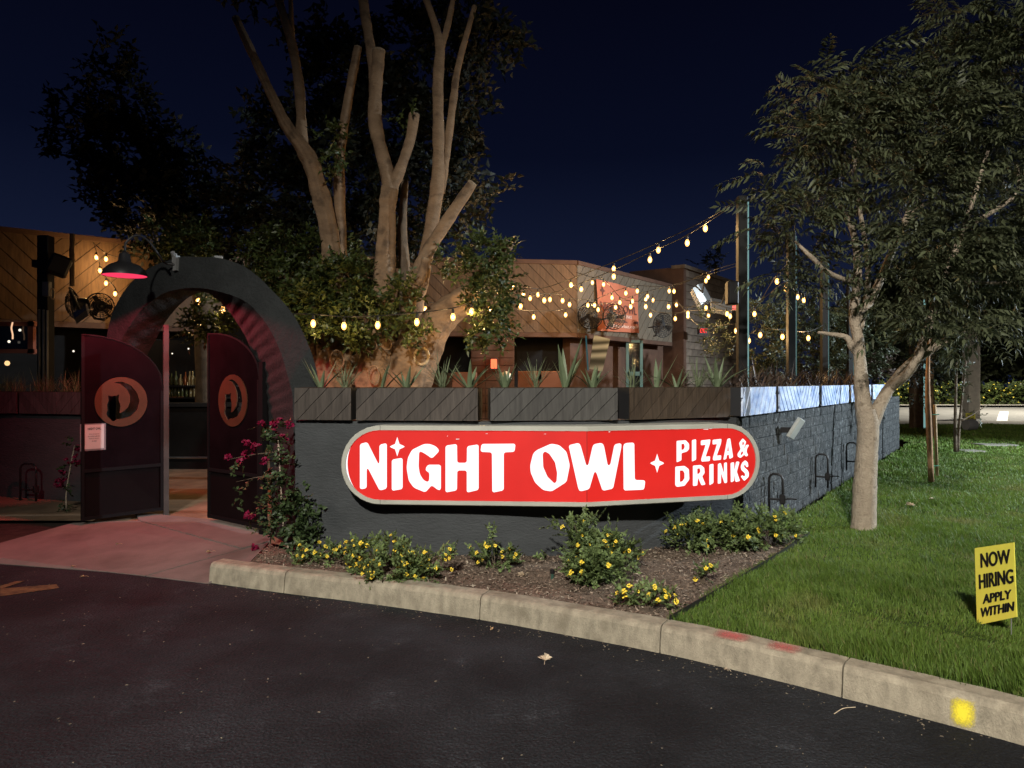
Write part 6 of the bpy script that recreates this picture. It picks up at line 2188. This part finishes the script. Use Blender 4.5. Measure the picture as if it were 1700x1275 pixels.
# ================================================================== SIDE WALL FITTINGS
def hoop(label, px, py0, py1, w, s0=0.0, line=SWL, nrmv=None, right=True):
    p = ray_poly(px, line)
    nv = WN if nrmv is None else nrmv
    dv = WN if nrmv is None else Vector((-nrmv.y, nrmv.x, 0))
    Yb = p.y
    base = p + nv * (.03 + w / 2)
    zt = H - (py0 - HZ) / F * base.y
    zb = max(.10, H - (py1 - HZ) / F * base.y)
    t_ = thing('pipe_hoop', label, 'pipe', (base.x, base.y, zb), 'black pipe hoops on the walls')
    a, c = base - dv * w / 2, base + dv * w / 2
    def Z(v, z): return Vector((v.x, v.y, z))
    b = MB(); b.tube([Z(a, zb - .03), Z(a, zt - .06), Z(a.lerp(c, .08), zt - .02), Z(a.lerp(c, .3), zt), Z(a.lerp(c, .7), zt), Z(a.lerp(c, .92), zt - .02), Z(c, zt - .06), Z(c, zb - .03)], .013, 8)
    b.build('pipe', M_BLACK, t_, smooth=True)
    q = c
    b = MB(); b.box(Z(q, zb + (zt - zb) * .30), (.06, .06, .10), rz=ang, bev=.01); b.build('valve_body', M_BLACK, t_)
    b = MB(); b.tube([Z(q + nv * .02, zb + (zt - zb) * .30), Z(q + nv * .09, zb + (zt - zb) * .33)], .008, 6); b.tube([Z(q + nv * .09 - dv * .05, zb + (zt - zb) * .33), Z(q + nv * .09 + dv * .05, zb + (zt - zb) * .33)], .008, 6); b.build('valve_handle', M_BLACK, t_)
    b = MB(); b.tube([Z(a, zb + (zt - zb) * .28), Z(c, zb + (zt - zb) * .28)], .012, 6); b.build('crossbar', M_BLACK, t_)
hoop('black pipe hoop on the side wall nearest the corner shrub', 1272, 787, 845, .14)
hoop('black pipe hoop in the middle of the side wall', 1350, 754, 806, .15)
hoop('black pipe hoop on the side wall closest to the tree trunk', 1402, 735, 778, .15)
lwn = Vector((-.285, -.958, 0))
hoop('dim pipe hoop against the left wall beside the magenta vine', 66, 770, 835, .26, line=LWP, nrmv=lwn)
fx = ray_poly(1298, SWL)
c = Vector((fx.x, fx.y, 0)) + WN * .10; c.z = H - (711 - HZ) / F * c.y
ff = thing('wall_floodlight', 'slanted grey metal floodlight bracket on the side wall under the pale planters', 'floodlight', tuple(c))
b = MB(); b.box(c + WN * .05, (.13, .045, .25), rz=ang - .15, rx=.45, ry=.30, bev=.006); b.build('head', mat('pale_fixture', (.36, .37, .34), .45, .4, var=.2), ff)
b = MB(); b.box(c - WN * .05 + Vector((0, 0, -.02)), (.06, .12, .06), rz=ang); b.build('arm', M_BLACK, ff)
b = MB(); b.tube(catmull([c - WN * .06 + Vector((-.22, -.3, .02)), c - WN * .06 + Vector((-.16, -.22, .10)), c - WN * .06 + Vector((-.14, -.20, .22))], 5), .005, 5); b.build('cord', M_WIRE, ff)

# ================================================================== PATIO SHRUBS, FAR TREES, STREET SIDE
rng = np.random.default_rng(31)
sh = [sprig(9, .16, .09, .030, rng, 1.2) for _ in range(4)]
def bush(label, blobs, name='patio_shrub', m=M_LEAFS, dens=420, tmpl=None, sc=1.0, cat='shrub', group=None, trunk=None, seed=1, trunkm=M_BARKD):
    rng = np.random.default_rng(seed)
    bl = [pxblob(*q) for q in blobs]
    base = Vector((bl[0][0][0], bl[0][0][1], .1))
    t_ = thing(name, label, cat, tuple(base), group)
    p_, d_ = blob_points(bl, dens, rng, .2)
    v, t = scatter(tmpl or sh, p_, frames(d_ + rng.normal(0, .5, d_.shape), rng), rng.uniform(.7, 1.2, len(p_)) * sc, rng)
    npmesh('crown' if trunk else 'foliage', v, t, m, t_)
    for tr in trunk or []:
        b = MB()
        b.tube(catmull([P(*q) for q in tr[0]], 4), resamp([r / F * tr[0][0][2] for r in tr[1]], 4), 8, rough=.08)
        b.build('trunk', trunkm, t_, smooth=True)
    return t_
bush('dark shrub behind the tallest post, right of the brick annex', [(1265, 580, 36, 55, 13.5, .6), (1290, 610, 34, 36, 13.5, .5), (1262, 525, 26, 36, 13.5, .5), (1295, 545, 30, 36, 13.8, .5)], seed=1, group='dark shrubs behind the side planters')
bush('dark shrub between the second and third posts', [(1345, 590, 36, 50, 14.5, .6), (1330, 535, 36, 36, 14.5, .5), (1375, 600, 30, 36, 14.5, .5), (1370, 540, 30, 34, 14.8, .5)], seed=2, group='dark shrubs behind the side planters')
bush('dark shrub just left of the lawn tree trunk', [(1405, 590, 34, 50, 16, .6), (1415, 530, 34, 44, 16, .5), (1440, 600, 26, 36, 16.2, .5), (1460, 560, 26, 40, 16.5, .5)], seed=3, group='dark shrubs behind the side planters')
bush('dark thin-leaved branch hanging beside the annex', [(1190, 560, 30, 26, 12.5, .3), (1165, 530, 20, 16, 12.5, .3), (1195, 590, 18, 16, 12.5, .2)], seed=4, name='hanging_branch', cat='branch', dens=420, sc=.8)
bush('reddish brown low awning-like shrub mass behind the tree fork', [(1465, 605, 24, 26, 17.5, .8)], m=M_FLAX, seed=5, dens=300)
bush('small dark tree far behind the fascia', [(1188, 430, 18, 14, 30, 1.0), (1165, 442, 14, 8, 30, .8)], name='distant_tree', cat='tree', dens=28, tmpl=tw2, sc=1.6, seed=6, trunk=[([(1188, 640, 30), (1188, 440, 30)], [4, 2])])
# staked young trees beyond the big one
ytrunk = mat('young_bark', (.30, .18, .10), .85, .2, var=.3, vscale=9)
t1 = bush('young staked tree with thin brown trunk beyond the lawn tree', [(1545, 560, 44, 40, 11.6, .5), (1530, 600, 34, 40, 11.6, .4), (1560, 620, 34, 36, 11.6, .4), (1550, 660, 30, 26, 11.6, .3), (1525, 650, 20, 30, 11.6, .3)], name='young_tree', cat='tree', dens=330, sc=.75, seed=7, m=M_LEAFD,
     trunk=[([(1546, 800, 10.2), (1542, 700, 10.3), (1540, 640, 10.4), (1542, 560, 10.6)], [4.5, 4.5, 4, 2])], trunkm=ytrunk)
sk_ = G(1548, 792, .15)
for dx, dl in ((0, -.01), (.085, .0)):
    b = MB(); b.tube([Vector((sk_.x + dx, sk_.y + .02, .1)), Vector((sk_.x + dx - .05, sk_.y, 1.25))], .022, 8); b.build('stake', mat('lodgepole', (.40, .28, .16), .8, .2, var=.2), t1, smooth=True)
for z in (.32, 1.1):
    b = MB(); b.tube([Vector((sk_.x - .02, sk_.y - .025, z)), Vector((sk_.x + .085, sk_.y - .025, z + .005))], .008, 6); b.build('tie', mat('tie_green', (.03, .22, .13), .5), t1)
bush('slim twin-stemmed sapling right of the staked tree', [(1592, 640, 26, 40, 14, .4), (1600, 590, 24, 30, 14, .4), (1610, 690, 26, 14, 14, .3), (1575, 600, 20, 30, 14, .3)], name='young_tree', cat='tree', dens=150, sc=.8, seed=8,
     trunk=[([(1586, 750, 14), (1586, 690, 14), (1588, 600, 14)], [3, 2.6, 1.5]), ([(1590, 750, 14), (1594, 690, 14), (1604, 600, 14)], [2.6, 2, 1.2]), ([(1594, 700, 14), (1620, 685, 14), (1640, 672, 14)], [1.5, 1, .7])])
bush('brown-trunked street tree left of the staked tree', [(1540, 540, 60, 40, 20, 1.0), (1510, 590, 30, 40, 20, .8)], name='street_tree', cat='tree', dens=60, tmpl=tw2, seed=9, m=M_LEAFD,
     trunk=[([(1545, 726, 19.0), (1543, 640, 19), (1545, 560, 19)], [7, 6.5, 6])], trunkm=ytrunk)
far = [('far dark tree behind the street, leftmost', 1500, [(1500, 520, 60, 80, 52, 3), (1470, 560, 50, 60, 52, 3), (1420, 560, 40, 60, 52, 3)]),
       ('far dark tree behind the street, second from left', 1560, [(1560, 500, 70, 90, 54, 3), (1590, 580, 60, 56, 54, 3), (1540, 590, 50, 50, 54, 3)]),
       ('far dark tree behind the street, third from left', 1640, [(1630, 480, 60, 90, 52, 3), (1650, 575, 56, 60, 52, 3)]),
       ('far dark tree behind the street at the right edge', 1700, [(1690, 500, 50, 90, 56, 3), (1670, 570, 30, 40, 56, 3), (1720, 560, 40, 50, 56, 3)])]
for i, (lb, px, bl) in enumerate(far):
    bush(lb, bl, name='distant_tree', cat='tree', group='dark trees across the street', dens=9, tmpl=tw2, sc=4.4, seed=20 + i, trunk=[([(px, 640, bl[0][4]), (px, 560, bl[0][4])], [4, 3])])
# flowering hedge across the street
rng = np.random.default_rng(15)
hb = [pxblob(x, 656, 24, 22 + 4 * math.sin(x), 47, 1.0) for x in range(1470, 1760, 22)]
hg = thing('flowering_hedge', 'long hedge with yellow flowers across the far street', 'hedge', (P(1600, 0, 47).x, 47, .1))
p_, d_ = blob_points(hb, 24, rng, .5)
v, t = scatter(tw2, p_, frames(d_ + rng.normal(0, .5, d_.shape), rng), rng.uniform(.9, 1.5, len(p_)), rng)
npmesh('foliage', v, t, M_LEAFH, hg)
k = np.where((d_[:, 1] < .2))[0][::3]
fq = p_[k] + d_[k] * .12
v, t = scatter([leaf(.14, .14, .3, .2)], fq, frames(rng.normal(0, 1, (len(k), 3)), rng), rng.uniform(.7, 1.3, len(k)), rng)
tag(npmesh('blossoms', v, t, M_PETAL, hg), kind='stuff')
# posts and small sign by the street
b = MB(); b.box((P(1521, 0, 22).x, 22, 2.4), (.30, .30, 4.5), bev=.02)
tag(b.build('street_post', M_BARKD), 'thick dark wooden post by the far pavement', 'post')
b = MB(); b.tube([Vector((P(1532, 0, 22.3).x, 22.3, .1)), Vector((P(1532, 0, 22.3).x, 22.3, 4.5))], .08, 8)
tag(b.build('street_post', M_CYAN), 'thin pale teal lit pole right behind the thick dark post', 'pole')
b = MB(); b.box((P(1612, 0, 30).x, 30, 2.0), (.50, .45, 3.9), bev=.02)
tag(b.build('street_post', M_SIDEWALK), 'pale square post across the lawn near the hedge', 'post')
yy = thing('street_yard_sign', 'tiny yellow yard sign by the far pavement', 'sign', tuple(P(1611, 712, 23.8)))
b = MB(); b.box(P(1611, 697, 23.8), (.32, .02, .46)); b.build('board', M_YBOARD, yy)
for dx in (-.1, .1):
    b = MB(); q = P(1611, 708, 23.8); b.tube([Vector((q.x + dx, q.y, .1)), Vector((q.x + dx, q.y, q.z))], .006, 5); b.build('leg', M_GREYM, yy)
q = P(1611, 697, 23.785)
for i, tx in enumerate(('NOW', 'HIRING', 'APPLY', 'WITHIN')):
    put_text('lettering', tx, lambda u, v_, dd: q + Vector((u, -dd, v_)), -.12, .12, .12 - i * .105, .195 - i * .105, M_INK, yy, .03, depth=.006)
b = MB(); q = G(1603, 713, .17); b.lathe([(0, 0), (.16, 0), (.17, .1), (.17, .30), (.12, .33), (0, .33)], q + Vector((0, 0, .14)), 14, (1, .2, 0))
tag(b.build('drainpipe_stub', M_GREYM), 'short grey pipe stub lying at the pavement edge', 'pipe')
gs = thing('lit_shop_sign', 'small green lit sign far away at the right edge', 'sign', tuple(P(1692, 607, 70)))
b = MB(); b.box(P(1692, 607, 70), (1.0, .2, .5)); b.build('panel', emis('far_green', (.25, 1, .25), 1.3), gs)
b = MB(); b.box(P(1692, 615, 70) + Vector((0, .1, -1.0)), (.2, .2, 2.2)); b.build('pole', M_BLACK, gs)
small_light('tiny white light far off at the right edge', 1690, 595, 70, 2.6, True)
small_light('second tiny white light far off just above the hedge', 1694, 637, 68, 2.2, True)

# ================================================================== BAR AND FURNITURE INSIDE THE PATIO
bY = 12.6
bar = thing('bar_counter', 'dark bar counter seen through the open gate', 'bar', (P(310, 0, bY).x, bY, .085))
b = MB(); b.box((P(310, 0, bY).x, bY, .62), (2.0, .5, 1.08)); b.build('front', M_DARK, bar)
b = MB(); b.box((P(310, 0, bY).x, bY, 1.20), (2.1, .62, .06)); b.build('top', M_BLACK, bar)
b = MB(); b.tube([Vector((P(255, 0, bY).x, bY - .4, .30)), Vector((P(365, 0, bY).x, bY - .4, .30))], .02, 8); b.build('foot_rail', M_STEEL, bar)
sf = thing('bottle_shelf', 'back bar shelf glowing behind the bottles', 'shelf', (P(310, 0, 13.4).x, 13.4, 1.2))
b = MB(); b.box((P(310, 0, 13.55).x, 13.6, 1.7), (2.1, .06, 1.4)); b.build('back', M_DARK, sf)
for z in (1.30, 1.52):
    b = MB(); b.box((P(310, 0, 13.4).x, 13.42, z), (1.9, .26, .03)); b.build('board', M_BLACK, sf)
b = MB(); b.box((P(282, 0, 13.45).x, 13.56, 1.36), (.42, .01, .05)); b.build('light_strip', emis('bar_amber', (1, .26, .05), 1.2), sf)
b = MB(); b.box((P(322, 0, 13.45).x, 13.56, 1.57), (.34, .01, .06)); b.build('light_strip', emis('bar_white', (1, .80, .45), 1.6), sf)
b = MB(); b.lathe([(0, 0), (.034, 0), (.036, .02), (.036, .15), (.014, .20), (.013, .27), (0, .272)], (0, 0, 0), 10)
BOT = [b.mesh('bottle', mat('bottle_%d' % i, c_, .15, .5), True) for i, c_ in enumerate(((.16, .045, .012), (.22, .16, .07), (.06, .06, .02)))]
rnd = random.Random(9)
i = 0
for z, xs in ((1.318, (276, 281, 286, 291, 297, 303, 310, 317, 323, 329, 334, 340)), (1.538, (279, 285, 292, 300, 308, 315, 320, 326, 332, 338))):
    for x in xs:
        o = place('bottle', BOT[rnd.randrange(3)], None, (P(x, 0, 13.38).x, 13.38, z), (0, 0, 0), (1, 1, rnd.uniform(.7, 1.0)))
        tag(o, 'small bottle on the %s glowing shelf behind the bar' % ('lower' if z < 1.4 else 'upper'), 'bottle', 'bottles on the %s bar shelf' % ('lower' if z < 1.4 else 'upper'))
small_light('tiny white ceiling lamp seen through the gate', 313, 579, 13.0, .35, True)
small_light('tiny dim ceiling lamp left of it seen through the gate', 286, 587, 13.0, .3, True)
small_light('tiny lamp on the dark wall left of the gate', 122, 583, 12.4, .4, True)
b = MB(); b.box((P(310, 0, 14.2).x, 14.3, 1.5), (4.2, .1, 3.0)); tag(b.build('back_wall', M_DARK), 'dark wall behind the bar inside the arch', 'wall')
gl = P(840, 626, 12.0)
tl = thing('globe_lamp', 'pale round globe lamp behind the stubby aloe', 'lamp', tuple(gl))
b = MB(); b.lathe([(0, -.10), (.05, -.087), (.087, -.05), (.10, 0), (.087, .05), (.05, .087), (0, .10)], gl, 16); b.build('globe', mat('globe_opal', (.55, .48, .40), .4, .4), tl, True)
b = MB(); b.tube([gl + Vector((0, 0, -1.2)), gl + Vector((0, 0, -.09))], .02, 8); b.build('stem', M_BLACK, tl)
def chair(label, px, py, Y, c_):
    q = P(px, py, Y)
    t_ = thing('patio_chair', label, 'chair', (q.x, Y, .085), 'patio chairs behind the planters')
    m = mat('chair_wood', c_, .6, .3)
    b = MB(); b.box((q.x, Y + .2, q.z - .05), (.44, .03, .45), bev=.01); b.build('backrest', m, t_)
    b = MB(); b.box((q.x, Y, .52), (.44, .42, .04), bev=.01); b.build('seat', m, t_)
    for sx_ in (-.2, .2):
        for sy_ in (-.18, .19):
            b = MB(); b.box((q.x + sx_, Y + sy_, (.5 if sy_ < 0 else q.z) / 2 + .04), (.035, .035, (.5 if sy_ < 0 else q.z) - .09)); b.build('leg', m, t_)
chair('orange wooden chair back seen behind the arching aloe', 770, 634, 12.5, (.13, .045, .018))
chair('orange chair back seen left of the biggest aloe', 880, 632, 12.8, (.13, .045, .018))
chair('orange chair back just behind the tall thin yucca', 914, 632, 12.8, (.13, .045, .018))

# ================================================================== LAMP POSTS BEHIND AND BESIDE THE PHOTOGRAPHER
for pos, lb, m, aim in ((LOT_LAMP, 'tall parking lot lamp behind the viewpoint', emis('lot_led', (1, .93, .8), 6), (1, 1)), (STREET_LAMP, 'bluish street lamp out on the right', emis('street_led', (.78, .90, 1), 6), (-1, 0)), (FAR_FILL_LAMP, 'added unseen lamp post lighting the far street', emis('far_fill_led', (1, .93, .78), 6), (-1, 0))):
    t_ = thing('lamp_post', lb, 'lamp post', (pos.x - .5 * aim[0], pos.y - .9, 0))
    b = MB(); b.tube([Vector((pos.x - .5 * aim[0], pos.y - .9, 0)), Vector((pos.x - .5 * aim[0], pos.y - .9, pos.z + .1))], [.09, .06], 10); b.build('pole', M_BLACK, t_, smooth=True)
    b = MB(); b.tube([Vector((pos.x - .5 * aim[0], pos.y - .9, pos.z + .05)), Vector((pos.x, pos.y - .1, pos.z + .08))], .04, 8); b.build('arm', M_BLACK, t_)
    b = MB(); b.box((pos.x, pos.y, pos.z + .08), (.4, .55, .12), bev=.03); b.build('head', M_BLACK, t_)
    b = MB(); b.box((pos.x, pos.y, pos.z + .012), (.3, .42, .01)); b.build('lens', m, t_)
